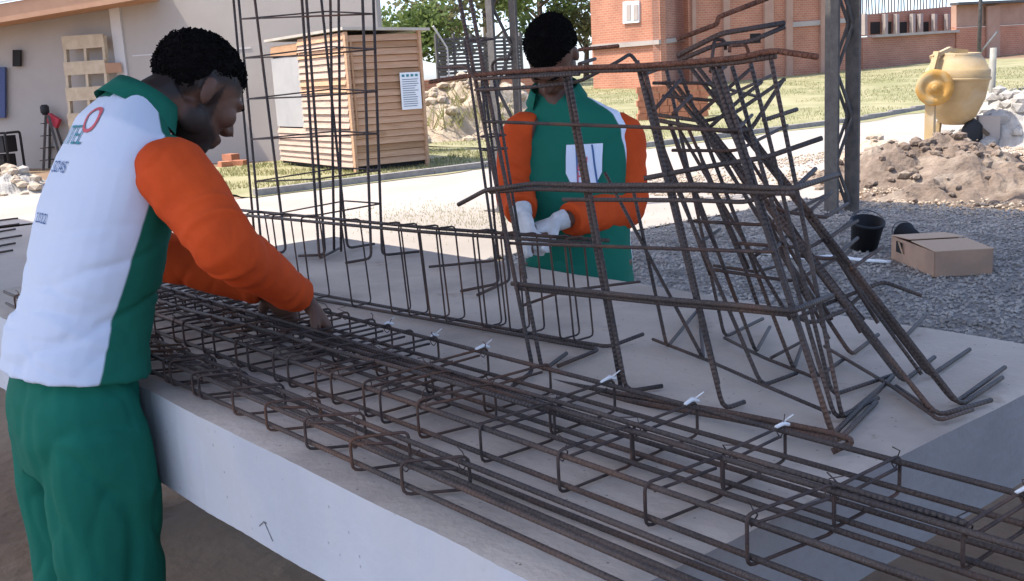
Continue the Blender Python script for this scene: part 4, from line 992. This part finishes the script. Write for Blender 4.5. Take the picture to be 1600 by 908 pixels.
for i, (px, s) in enumerate([((1418, 215), .1), ((1345, 262), .07), ((1500, 300), .06), ((1552, 322), .05), ((1535, 318), .03), ((1375, 312), .04)]):
    p = onz(px); bm = bmesh.new(); bmesh.ops.create_icosphere(bm, subdivisions=2, radius=1)
    V = [p + Vector((v.co.x * 1.2, v.co.y, v.co.z * .8)) * s * (1 + .4 * noise.noise(v.co * 1.7 + Vector((i * 3, 0, 0)))) + Vector((0, 0, s * .5 + (.55 if i == 0 else 0))) for v in bm.verts]; Fc = [tuple(v.index for v in f_.verts) for f_ in bm.faces]; bm.free()
    if i == 0: continue
    o = MB().add(V, Fc).build('earth_clod', 'clay', loc=p); tag(o, ['', 'brown clod on pale soil close to the right steel column', 'brown clod on bare soil before the big heap', 'larger pale clod near the gravel at right', 'smallest clod on the soil at right', 'clod on the gravel edge by the right steel column'][i], 'clod', 'clods of earth')

# mixer
mg = onz((1478, 232)); rt = RW @ Vector((1, 0, 0)); rt.z = 0; rt.normalize(); dp = Vector((-rt.y, rt.x, 0)); dist = 1650 / ((RW.transposed() @ (mg - CAM)).z)
t = thing('concrete_mixer', mg, 'yellow concrete mixer with round wheel guard behind the soil heap', 'concrete mixer')
MX = lambda a, b, d=0: mg + rt * a + dp * d + Vector((0, 0, b))
s = 1 / dist      # metres per pixel at the mixer
def mp_(x, y, d=0): return MX((x - 1478) * s, (232 - y) * s, d)
dc = mp_(1489, 195); axd = Vector((.05, 0, 1))
drum = MB().lathe([(.16, .0), (.30, .12), (.41, .38), (.445, .62), (.455, .66), (.455, .80), (.43, .82), (.36, .95), (.30, 1.02), (.31, 1.05), (.27, 1.05), (.24, .98)], dc, axd, 36, caps=True).build('drum', 'mixer', t, True)
MB().lathe([(.462, .655), (.472, .67), (.472, .69), (.462, .70)], dc, axd, 36, caps=False).build('drum_band', 'mixer', drum, True)
wc = mp_(1441, 136, -.42); wa = (-dp - rt * .35).normalized()
gd = MB().lathe([(.02, .06), (.08, .06), (.09, .045), (.15, .04), (.16, .055), (.235, .05), (.262, .02), (.262, -.03), (.0, -.03)], wc, wa, 36, caps=True).build('wheel_guard', 'mixer_y', t, True)
MB().lathe([(.05, .06), (.05, .1), (.03, .11)], wc, wa, 14).build('hub', 'mixer_y', gd, True)
MB().beam(mp_(1438, 228, -.36), mp_(1438, 120, -.36), .14, .07, up=(0, 1, 0)).build('leg', 'mixer', t)
MB().beam(mp_(1438, 120, -.33), mp_(1452, 84, -.2), .08, .06).build('yoke_arm', 'mixer', t)
MB().beam(mp_(1444, 92, -.2), mp_(1476, 80, -.1), .08, .06).build('yoke_arm', 'mixer', t)
MB().beam(mp_(1462, 118, -.3), mp_(1478, 88, -.25), .09, .05).build('yoke_arm', 'mixer', t)
MB().beam(mp_(1478, 82, -.05), mp_(1505, 86, 0), .1, .06).build('mouth_bar', 'mixer', t)
MB().beam(mp_(1502, 172, .1), mp_(1540, 214, -.1), .16, .06).build('leg', 'bark', t)
MB().beam(mp_(1475, 225, .3), mp_(1475, 190, .2), .06, .06, up=(0, 1, 0)).build('leg', 'mixer', t)
MB().beam(mp_(1438, 224, -.3), mp_(1540, 224, .1), .07, .06).build('chassis_rail', 'mixer', t)
MB().lathe([(.06, -.05), (.2, -.05), (.22, -.02), (.22, .02), (.2, .05), (.06, .05)], mp_(1512, 212, -.15), (rt * .5 - dp), 22).build('wheel', 'rubber', t, True)
mt = MB().box(mp_(1542, 202, 0), (.3, .3, .34), Matrix.Rotation(.6, 3, 'Z')).build('motor_box', 'concrete_far', t)
# posts by the mixer
b = onz((1547, 222)); t = thing('post', b, 'thin pale green-grey post beside the rubble heap', 'post')
MB().tube([b, b + Vector((0, 0, 1.45))], .05, 10).build('shaft', 'pole', t, True); MB().lathe([(.11, 0), (.1, .16), (.06, .2)], b, n=12).build('footing', 'concrete_far', t)
b = onz((1527, 158)) ; b.z = hgt(b.x, b.y); t = thing('post', b, 'slender dark pole rising behind the mixer', 'post')
MB().tube([b, b + Vector((0, 0, 5.2))], .055, 8).build('shaft', 'column', t, True)
MB().tube([b + Vector((0, 0, 1.0)), b + rt * .5 + Vector((0, 0, 1.6))], .03, 6).build('brace', 'pole', t, True)

# ================================================================== plank shack
N0 = onz((556, 272)); Ru = Vector((.22, 1.27, 0)); Lu = Vector((-3.3, .42, 0)); HS = 2.26
t = thing('plank_shack', N0, 'small orange plank shack with a poster beside the road', 'shack')
def planks(a, e, n, h0, h1, m, out, x0=0.0, x1=1.0, top0=None, top1=None):
    for i in range(n):
        z0 = h0 + (h1 - h0) * i / n; z1 = h0 + (h1 - h0) * (i + 1) / n
        j = random.uniform(.0, .018); lip = .012
        p0 = a + e * (x0 + random.uniform(0, .006)); p1 = a + e * (x1 - random.uniform(0, .006))
        dz = random.uniform(-.004, .004)
        b0, b1 = [p0 + Vector((0, 0, z0 + .004 + dz)), p1 + Vector((0, 0, z0 + .004 - dz))], [p0 + Vector((0, 0, z1 - .004)), p1 + Vector((0, 0, z1 - .004))]
        o1 = out * (.022 + lip + j); o2 = out * (.006 + j * .4)
        MB().hexa([b0[0], b0[1], b0[1] + o1, b0[0] + o1, b1[0], b1[1], b1[1] + o2, b1[0] + o2]).build('plank', m if not isinstance(m, (list, tuple)) else random.choice(m), t)
outR = Vector((Ru.y, -Ru.x, 0)).normalized(); outL = Vector((Lu.y, -Lu.x, 0)).normalized() * -1
if outL.dot(CAM - N0) < 0: outL = -outL
planks(N0, Ru, 19, .12, HS - .05, ['wood', 'wood', 'wood3'], outR)
planks(N0, Lu, 6, .10, .72, ['wood2'], outL)
planks(N0, Lu, 13, .73, HS, ['wood2', 'wood2', 'wood'], outL, 0, .60)
planks(N0, Lu, 1, HS - .26, HS - .06, ['wood3'], outL, .6, 1.0)
MB().hexa([N0 + Lu * .6 + Vector((0, 0, .74)), N0 + Lu + Vector((0, 0, .74)), N0 + Lu + outL * .02 + Vector((0, 0, .74)), N0 + Lu * .6 + outL * .02 + Vector((0, 0, .74)), N0 + Lu * .6 + Vector((0, 0, HS - .28)), N0 + Lu + Vector((0, 0, HS - .28)), N0 + Lu + outL * .02 + Vector((0, 0, HS - .28)), N0 + Lu * .6 + outL * .02 + Vector((0, 0, HS - .28))]).build('grey_panel', 'greyboard', t)
MB().hexa([N0 + q for q in [Vector((-.02, .02, .05)), Ru + Vector((-.02, -.02, .05)), Ru + Lu + Vector((0, 0, .05)), Lu + Vector((0, .02, .05))]] + [N0 + q + Vector((0, 0, HS - .1)) for q in [Vector((-.02, .02, 0)), Ru + Vector((-.02, -.02, 0)), Ru + Lu, Lu + Vector((0, .02, 0))]]).build('inner_wall', 'dark', t)
for a in (0, 1):
    q = N0 + Ru * a; MB().beam(q + outR * .03, q + outR * .03 + Vector((0, 0, HS)), .07, .05, up=(0, 1, 0)).build('corner_post', 'wood', t)
q = N0 + Ru * .06 + outR * .052
MB().beam(q + Vector((0, 0, .6)), q + Vector((0, 0, HS - .15)), .03, .012, up=outR).build('door_strip', 'wood3', t); MB().beam(q + Vector((0, 0, .6)), q + Ru * .38 + Vector((0, 0, .62)), .03, .012, up=outR).build('door_strip', 'wood3', t)
ov = .16
c4 = [N0 - Ru * .05 - Lu * .03 + Vector((0, 0, HS + .03)), N0 + Ru * 1.14 - Lu * .03 + Vector((0, 0, HS - .02)), N0 + Ru * 1.1 + Lu * 1.05 + Vector((0, 0, HS)), N0 - Ru * .05 + Lu * 1.05 + Vector((0, 0, HS + .03))]
MB().prism(c4, (0, 0, .045)).build('roof', 'sheet', t)
# poster
pa = N0 + Ru * .68 + outR * .075
po = thing('poster', pa + Vector((0, 0, 1.0)), 'white printed notice hanging on the plank shack wall', 'poster')
Pp = lambda a, b, o=0.0: pa + Ru.normalized() * a + Vector((0, 0, b)) + outR * o
MB().prism([Pp(0, .98), Pp(.36, .98), Pp(.36, 1.58), Pp(0, 1.58)], outR * .012).build('sheet', 'paper', po)
for i in range(13):
    z = 1.03 + i * .036; w_ = random.uniform(.22, .3); MB().prism([Pp(.03, z, .014), Pp(.03 + w_, z, .014), Pp(.03 + w_, z + .011, .014), Pp(.03, z + .011, .014)], outR * .002).build('text_line', 'ink', po)
for i in range(4):
    MB().prism([Pp(.03 + i * .08, 1.51, .014), Pp(.08 + i * .08, 1.51, .014), Pp(.08 + i * .08, 1.55, .014), Pp(.03 + i * .08, 1.55, .014)], outR * .002).build('header_mark', 'ink_teal', po)

# ================================================================== grey house at left
A = onz((-40, 268)); B = onz((606, 244)); dW = (B - A).normalized(); nW = Vector((dW.y, -dW.x, 0)); 
if nW.dot(CAM - A) < 0: nW = -nW
A = A - dW * 8
def wl(px): # distance along the wall for a pixel column, at height of horizon
    d = ray((px, 150)); n_ = nW; tt = (A - CAM).dot(n_) / d.dot(n_); return (CAM + d * tt - A).dot(dW)
def wz(px, py):
    d = ray((px, py)); tt = (A - CAM).dot(nW) / d.dot(nW); return (CAM + d * tt).z
def wp(px, py, o=0.0):
    d = ray((px, py)); tt = (A - CAM).dot(nW) / d.dot(nW); return CAM + d * tt + nW * o
t = thing('house', A.lerp(B, .5), 'grey plastered house with a low wing and orange brown eave at left', 'house')
xs0 = wl(197); xe = (B - A).dot(dW)
def wbox(a, b, z0, z1, th, o=0.0):
    return MB().hexa([A + dW * a - nW * th + Vector((0, 0, z0)), A + dW * b - nW * th + Vector((0, 0, z0)), A + dW * b + nW * o + Vector((0, 0, z0)), A + dW * a + nW * o + Vector((0, 0, z0)), A + dW * a - nW * th + Vector((0, 0, z1)), A + dW * b - nW * th + Vector((0, 0, z1)), A + dW * b + nW * o + Vector((0, 0, z1)), A + dW * a + nW * o + Vector((0, 0, z1))])
wbox(xs0, xe, -.1, 5.4, .25, .0).build('wall', 'plaster', t)
wbox(0, xs0 - .004, -.1, 3.45, .25, -.06).build('wing_wall', 'plaster', t)
wbox(xs0 - .12, xs0 + .12, -.05, 5.3, .0, .05).build('corner_trim', 'plaster_white', t)
wbox(wl(215), wl(400), 2.25, 2.275, 0.0, .012).build('wall_line', 'plaster_white', t)
# eave of the wing: sloping fascia + pale roof
e0, e1_ = wp(-60, 46, .9), wp(288, 14, .9)
e0 = Vector((*(A + dW * wl(-60) + nW * .9).to_tuple()[:2], wz(-60, 47))); 
e1_ = A + dW * (xs0 + .6) + nW * .9; 
zl, zr_ = 2.95, 3.28
ea = A + dW * 0 + nW * .85; eb = A + dW * (xs0 + 1.05) + nW * .85
def V3(p, z): return Vector((p.x, p.y, z))
MB().hexa([V3(ea, zl - .6), V3(eb, zr_), V3(eb + nW * .06, zr_), V3(ea + nW * .06, zl - .6), V3(ea, zl - .25), V3(eb, zr_ + .36), V3(eb + nW * .06, zr_ + .36), V3(ea + nW * .06, zl - .25)]).build('fascia', 'fascia', t)
MB().hexa([V3(ea - nW * .85, zl - .55), V3(eb - nW * .85, zr_ + .03), V3(eb, zr_ + .03), V3(ea, zl - .55), V3(ea - nW * .85, zl - .5), V3(eb - nW * .85, zr_ + .08), V3(eb, zr_ + .08), V3(ea, zl - .5)]).build('soffit', 'fascia', t)
MB().hexa([V3(ea - nW * 4, zl + .4), V3(eb - nW * 4, zr_ + 1.05), V3(eb + nW * .1, zr_ + .365), V3(ea + nW * .1, zl - .245), V3(ea - nW * 4, zl + .45), V3(eb - nW * 4, zr_ + 1.1), V3(eb + nW * .1, zr_ + .41), V3(ea + nW * .1, zl - .2)]).build('roof', 'rooftop', t)
for (x0, x1, y0, y1, m, nm) in [(22, 34, 78, 104, 'dark', 'vent'), (-40, 10, 105, 184, 'blue', 'door')]:
    p = [wp(x0, y1, .0), wp(x1, y1, .0), wp(x1, y0, .0), wp(x0, y0, .0)]; MB().prism(p, nW * .05).build(nm, m, t)

# pallet leaning on the wall
a0 = wl(120); a1 = wl(200); zb, zt = wz(150, 175), wz(160, 55)
t = thing('pallet', A + dW * (a0 + a1) / 2 + nW * .4, 'pale wooden pallet crate stood against the grey house', 'pallet')
PQ = lambda a, z, o: A + dW * (a0 + (a1 - a0) * a) + nW * o + Vector((0, 0, z))
for i in range(5):
    z = .5 + i * (zt - .62) / 4; MB().beam(PQ(0, z, .5 - z * .1), PQ(.8, z, .5 - z * .1), .02, .27, up=(0, 0, 1)).build('slat', 'pallet', t)
for a in (.03, .42, .78):
    MB().beam(PQ(a, 0, .44), PQ(a, zt - .02, .44 - zt * .1), .06, .1, up=nW).build('stringer', 'pallet', t)
for i in range(4):
    z = .6 + i * (zt - .8) / 4; MB().beam(PQ(.8, z, .5 - z * .1), PQ(1.0, z, .1), .02, .2).build('slat', 'fascia' if i % 2 else 'pallet', t)
# small things by the house
gp = onz((8, 272)); t = thing('generator', gp, 'black framed portable generator at the left edge by the house', 'generator')
def gbox(a, z, d): return gp + dW * a + nW * d + Vector((0, 0, z))
for a in (-.45, .3):
    MB().tube(rounded([gbox(a, 0, .2), gbox(a, .85, .2), gbox(a, .85, -.25), gbox(a, 0, -.25)], .06, 3), .028, 8).build('frame', 'rubber', t, True)
MB().box(gbox(-.08, .62, 0), (.62, .4, .34), Matrix.Rotation(math.atan2(dW.y, dW.x), 3, 'Z')).build('tank', 'bucket', t); MB().box(gbox(-.1, .28, 0), (.55, .36, .26), Matrix.Rotation(math.atan2(dW.y, dW.x), 3, 'Z')).build('engine', 'dark', t)
for z in (.12, .85): MB().tube([gbox(-.45, z, .2), gbox(.3, z, .2)], .025, 8).build('rail', 'rubber', t, True)
lp = onz((88, 264)); t = thing('stepladder', lp, 'dark folding stepladder with a red top against the house', 'stepladder')
G = lambda a, z, d=0: lp + dW * a + nW * d + Vector((0, 0, z))
for sx in (-.2, .2):
    MB().beam(G(-.25 + sx * .4, 0, sx), G(-.02 + sx * .2, 1.15, sx * .6), .05, .03).build('rail', 'column', t); MB().beam(G(.25 + sx * .4, 0, sx), G(.04 + sx * .2, 1.15, sx * .6), .05, .03).build('rail', 'column', t)
for i in range(4): MB().beam(G(-.2 + i * .05, .2 + i * .26, -.2), G(-.2 + i * .05, .2 + i * .26, .2), .06, .02).build('tread', 'column', t)
MB().beam(G(-.02, 1.1, 0), G(.22, .95, 0), .1, .2).build('top_cap', 'red', t); MB().lathe([(.05, -.1), (.09, -.04), (.09, .08), (.05, .12)], G(-.08, 1.25), n=12).build('knob', 'rubber', t, True)
mound('rubble_heap', onz((22, 300)), .9, .6, .32, 'rubble', 'low pile of pale rubble on the pavement at left', 'rubble', 20.2, 60, 'paleclay', .2, (.04, .12))
for i, (px, rz) in enumerate([((362, 258), .2), ((375, 260), .5), ((352, 262), -.2)]):
    p = onz(px); o = MB().box(p + Vector((0, 0, .06 + (.1 if i == 0 else 0))), (.3, .2, .12), Matrix.Rotation(rz, 3, 'Z')).build('loose_brick', 'loosebrick', loc=p); tag(o, ['red brick resting on top of the small brick stack', 'right red brick of the small stack by the shack', 'left red brick of the small stack by the shack'][i], 'brick', 'loose bricks by the shack')
# rods lying on the pavement at left
for i, (a, b) in enumerate([((-60, 352), (28, 341)), ((-60, 362), (30, 350)), ((-60, 372), (24, 358)), ((-60, 383), (34, 368)), ((-60, 395), (24, 380)), ((-60, 405), (20, 391))]):
    p, q = onz(a, .03), onz(b, .03)
    o = MB().tube([p, q], .011, 7).build('rebar_rod', 'steel_dark', smooth=True, loc=p); tag(o, ['farthest', 'second farthest', 'third farthest', 'third nearest', 'second nearest', 'nearest'][i] + ' of the dark rods lying on the pavement at the left edge', 'rebar', 'rods behind the bending worker')
# ================================================================== fence, bank and trees behind the shack
def fence_panel():
    a = atd((684, 108), 34); b = atd((815, 98), 36); a.z = b.z = 0
    t = thing('lattice_fence', a.lerp(b, .5), 'dark slatted fence above a white wall behind the shack', 'fence')
    z0, z1 = 1.55, 2.75; d = (b - a)
    for i in range(10):
        z = z0 + .05 + (z1 - z0) * i / 10; MB().beam(a + Vector((0, 0, z)), b + Vector((0, 0, z)), .03, .085).build('slat', 'net', t)
    for i in range(6):
        p = a + d * i / 5; MB().beam(p + Vector((0, 0, .2)), p + Vector((0, 0, z1 + .1)), .08, .08, up=(0, 1, 0)).build('post', 'net', t)
    MB().hexa([a + Vector((0, 0, -.1)), b + Vector((0, 0, -.1)), b + Vector((-.2, .2, -.1)), a + Vector((-.2, .2, -.1)), a + Vector((0, 0, z0 - .02)), b + Vector((0, 0, z0 - .02)), b + Vector((-.2, .2, z0 - .02)), a + Vector((-.2, .2, z0 - .02))]).build('white_wall', 'plaster_white', t)
    q = a + d * .12
    MB().tube([q + Vector((0, 0, 1.5)), q + Vector((0, 0, 2.4)), q - d * .14 + Vector((0, 0, 3.1))], .035, 6).build('lamp_pole', 'plaster_white', t)
    a2, b2 = atd((660, 140), 31), atd((860, 128), 33); a2.z = b2.z = 0
    t2 = thing('brick_wall', a2.lerp(b2, .5), 'low red brick wall below the dark slatted fence', 'wall')
    MB().hexa([a2, b2, b2 + Vector((-.2, .2, 0)), a2 + Vector((-.2, .2, 0)), a2 + Vector((0, 0, 1.42)), b2 + Vector((0, 0, 1.42)), b2 + Vector((-.2, .2, 1.42)), a2 + Vector((-.2, .2, 1.42))]).build('masonry', 'brick', t2)
fence_panel()
mound('earth_bank', onz((735, 214)), 3.4, 1.8, 1.25, 'paleclay', 'pale earth bank with dry plants between shack and column', 'earth bank', 31.7, 120, 'paleclay', .9, (.06, .2))
def bank_grass():
    c = onz((735, 214)); a, q = random.uniform(0, 6.28), random.uniform(0, .8); return c.x + math.cos(a) * q * 2.6, c.y + math.sin(a) * q * 2.4
V = []; Fc = []
for _ in range(1200):
    x, y = bank_grass(); cc = onz((735, 214)); q = min(1, math.hypot((x - cc.x) / 2.8, (y - cc.y) / 2.6)); z = 1.0 * (1 - q); h_ = random.uniform(.15, .6); a = random.uniform(0, 6.28); bx, by = random.gauss(0, .3), random.gauss(0, .3); o = len(V)
    V += [(x - .02 * math.cos(a), y - .02 * math.sin(a), z), (x + .02 * math.cos(a), y + .02 * math.sin(a), z), (x + bx, y + by, z + h_)]; Fc.append((o, o + 1, o + 2))
o = MB().add(V, Fc).build('dry_weeds', 'grass'); o['kind'] = 'stuff'; tag(o, 'dry straw coloured weeds growing on the earth bank', 'weeds')
def tree(px, py_base, d, h_, rad, m, label, seed, nl=2600):
    b = atd((px, py_base), d); b.z = hgt(b.x, b.y) - .1
    t = thing('tree', b, label, 'tree', 'trees beyond the fence'); rs = random.Random(seed)
    tr_ = MB(); tr_.tube([b, b + Vector((.1, .05, h_ * .35)), b + Vector((-.05, .1, h_ * .7))], [rad * .09, rad * .065, rad * .03], 8)
    tips = []
    for i in range(9):
        a = rs.uniform(0, 6.28); z0 = h_ * rs.uniform(.3, .65); e = b + Vector((math.cos(a) * rad * rs.uniform(.4, .85), math.sin(a) * rad * rs.uniform(.4, .85), z0 + h_ * rs.uniform(.1, .3)))
        tr_.tube([b + Vector((0, 0, z0)), (b + Vector((0, 0, z0))).lerp(e, .5) + Vector((0, 0, .15)), e], [rad * .035, rad * .022, rad * .01], 6); tips.append(e)
    tr_.build('trunk', 'bark', t, True)
    clumps = [(e + Vector((rs.gauss(0, .3), rs.gauss(0, .3), rs.gauss(.1, .3))) * 1.0, rad * rs.uniform(.22, .42)) for e in tips for _ in range(3)] + [(b + Vector((rs.gauss(0, rad * .35), rs.gauss(0, rad * .35), h_ * rs.uniform(.65, .98))), rad * rs.uniform(.2, .38)) for _ in range(10)]
    V = []; Fc = []
    for _ in range(nl):
        c, rr = rs.choice(clumps); v = Vector((rs.gauss(0, 1), rs.gauss(0, 1), rs.gauss(0, .8))).normalized() * rr * rs.uniform(.3, 1.05) ** .6
        p = c + v; s_ = rs.uniform(.08, .19); q1 = Vector((rs.gauss(0, 1), rs.gauss(0, 1), rs.gauss(0, .6))).normalized() * s_; q2 = q1.cross(Vector((rs.gauss(0, 1), rs.gauss(0, 1), rs.gauss(0, 1)))).normalized() * s_ * .55; o = len(V)
        V += [p - q1, p + q2, p + q1, p - q2]; Fc.append((o, o + 1, o + 2, o + 3))
    MB().add(V, Fc).build('crown', m, t)
tree(640, 105, 44, 3.7, 2.0, 'leaf', 'low bright green tree right behind the shack roof', 1)
tree(690, 105, 46, 4.6, 2.1, 'leaf2', 'sparse greyish tree between shack and dark fence', 2, 1500)
tree(760, 105, 48, 6.4, 2.6, 'leaf', 'tall green tree behind the fence by the column', 3, 3400)
tree(845, 105, 50, 7.0, 2.6, 'leaf', 'green tree directly behind the bowed worker\'s head', 4, 3000)
tree(915, 108, 52, 4.6, 1.7, 'leaf2', 'small dull tree left of the brick building', 5, 1500)
tree(615, 108, 47, 3.4, 1.5, 'leaf', 'small shrub-like tree peeking beside the grey house', 6, 1400)

# ================================================================== brick buildings
def facade(pa, pb, da, db, ztop, zbot, th, m, name, parent):
    a = atd(pa, da); b = atd(pb, db); a.z = b.z = 0; d = (b - a).normalized(); nn = Vector((d.y, -d.x, 0))
    if nn.dot(CAM - a) < 0: nn = -nn
    MB().hexa([V3(a - nn * th, zbot), V3(b - nn * th, zbot), V3(b, zbot), V3(a, zbot), V3(a - nn * th, ztop), V3(b - nn * th, ztop), V3(b, ztop), V3(a, ztop)]).build(name, m, parent)
    return a, b, d, nn
def on_fac(px, a, nn, o=0.0):
    dd = ray(px); tt = (a + nn * o - CAM).dot(nn) / dd.dot(nn); return CAM + dd * tt
t = thing('brick_building', atd((1000, 100), 40), 'tall unplastered red brick block with a small white window', 'building')
a, b, d, nn = facade((926, 100), (1033, 100), 43, 40, 6.5, -.3, .3, 'brick', 'wall', t)
a2, b2, d2, n2 = facade((1033, 100), (1077, 100), 40.02, 43.5, 6.5, -.3, .3, 'brick2', 'side_wall', t)  # narrow side's shade is painted in with the duller brick
wq = [on_fac(p, a, nn, -.02) for p in ((976, 37), (1001, 35), (1001, 1), (976, 3))]; wf = MB().prism(wq, nn * .1).build('window', 'paper', t)
for (x0, x1) in ((979, 986), (990, 997)): MB().prism([on_fac(p, a, nn, .085) for p in ((x0, 32), (x1, 31), (x1, 7), (x0, 8))], nn * .02).build('pane', 'concrete_far', wf)
MB().prism([on_fac(p, a, nn, 0) for p in ((926, 78), (1033, 69), (1033, 62), (926, 70))], nn * .12).build('ledge', 'concrete_far', t)
MB().prism([on_fac(p, a2, n2, 0) for p in ((1034, 69), (1077, 62), (1077, 56), (1034, 62))], n2 * .12).build('ledge', 'concrete_far', t)
t = thing('brick_building', atd((1200, 100), 44), 'long red brick hall with pale concrete pillars behind the cages', 'building')
a, b, d, nn = facade((1077, 110), (1345, 110), 41.5, 45, 6.5, -.3, .3, 'brick', 'wall', t)
for x0, x1 in ((1079, 1085), (1128, 1138), (1192, 1206), (1226, 1236), (1280, 1290)):
    p = [on_fac(q, a, nn, 0) for q in ((x0, 90), (x1, 90), (x1, -10), (x0, -10))]; p[0].z = p[1].z = .1; MB().prism(p, nn * .12).build('pillar', 'pillar', t)
p = [on_fac(q, a, nn, 0) for q in ((1222, 44), (1344, 34), (1344, 27), (1222, 36))]; MB().prism(p, nn * .08).build('mortar_band', 'concrete_far', t)
p = [on_fac(q, a, nn, 0) for q in ((1172, 68), (1188, 67), (1188, 52), (1172, 53))]; MB().prism(p, nn * .02).build('opening', 'dark', t)
t = thing('brick_building', atd((1420, 90), 46), 'unfinished low brick storey with upright rods along its top', 'building')
a, b, d, nn = facade((1345, 110), (1486, 105), 45.1, 48, 1.0, -.3, .3, 'brick', 'wall', t)
for o in [c_ for c_ in t.children]: bpy.data.objects.remove(o)
def fq(pts, o, th, m, nm, par=None):
    return MB().prism([on_fac(q, a, nn, o) for q in pts], nn * th).build(nm, m, par or t)
fq([(1340, 125), (1486, 115), (1486, 51), (1340, 59)], 0, .3, 'brick2', 'lower_wall')
fq([(1355, 59.5), (1486, 51.5), (1486, 47.5), (1355, 55.5)], .05, .45, 'concrete_far', 'ledge')
fq([(1340, 57), (1486, 49), (1486, 10), (1340, 24)], -2.2, .2, 'brick2', 'upper_wall')
for i, (x0, x1) in enumerate([(1360, 1374), (1384, 1392), (1402, 1416), (1434, 1450)]):
    fq([(x0, 54), (x1, 53), (x1, 34), (x0, 35)], -2.0, .04, 'dark', 'opening')
for x in (1346, 1378, 1396, 1421, 1433, 1455, 1475): fq([(x, 55), (x + 4, 55), (x + 4, 22), (x, 22)], -1.9, .2, 'concrete_far', 'pillar')
for i, x in enumerate(list(range(1343, 1482, 5))):
    q0 = on_fac((x, 24 - (x - 1340) * .09), a, nn, -2.1); q1 = on_fac((x + random.uniform(-1.5, 1.5), -14 + random.uniform(0, 12)), a, nn, -2.1); MB().tube([q0, q1], .028, 5).build('starter_rod', 'steel_dark', t)
t = thing('brick_building', atd((1550, 90), 49), 'brown brick building with a flat grey band at the right edge', 'building')
a, b, d, nn = facade((1486, 105), (1660, 95), 47.9, 51, 1.0, -.3, .3, 'brick', 'tmp', t)
for o in [c_ for c_ in t.children]: bpy.data.objects.remove(o)
fq([(1486, 115), (1660, 108), (1660, 36), (1486, 44)], 0, .3, 'brick', 'lower_wall'); fq([(1486, 43.5), (1660, 35.5), (1660, 2), (1486, 9)], -.1, .3, 'pillar', 'upper_wall')
fq([(1484, 9), (1600, 4), (1600, 0), (1484, 5)], .2, .5, 'column', 'roof_edge'); fq([(1540, 105), (1560, 105), (1560, 8), (1540, 10)], .31, .1, 'pillar', 'pillar')
# orange brick stack on the lawn seen through the cages
bs = atd((1050, 140), 27); bs.z = hgt(bs.x, bs.y); t = thing('brick_stack', bs, 'stack of bright orange bricks on the lawn behind the cages', 'brick stack')
for k_ in range(5):
    for i in range(7):
        for j in range(2):
            MB().box(bs + rt * ((i - 3) * .26 + (k_ % 2) * .05) + dp * (j * .15) + Vector((0, 0, .1 + k_ * .17)), (.245, .135, .16), Matrix.Rotation(math.atan2(rt.y, rt.x), 3, 'Z')).build('brick', 'loosebrick', t)

scene.render.engine = 'CYCLES'
scene.cycles.max_bounces = 8; scene.cycles.diffuse_bounces = 5
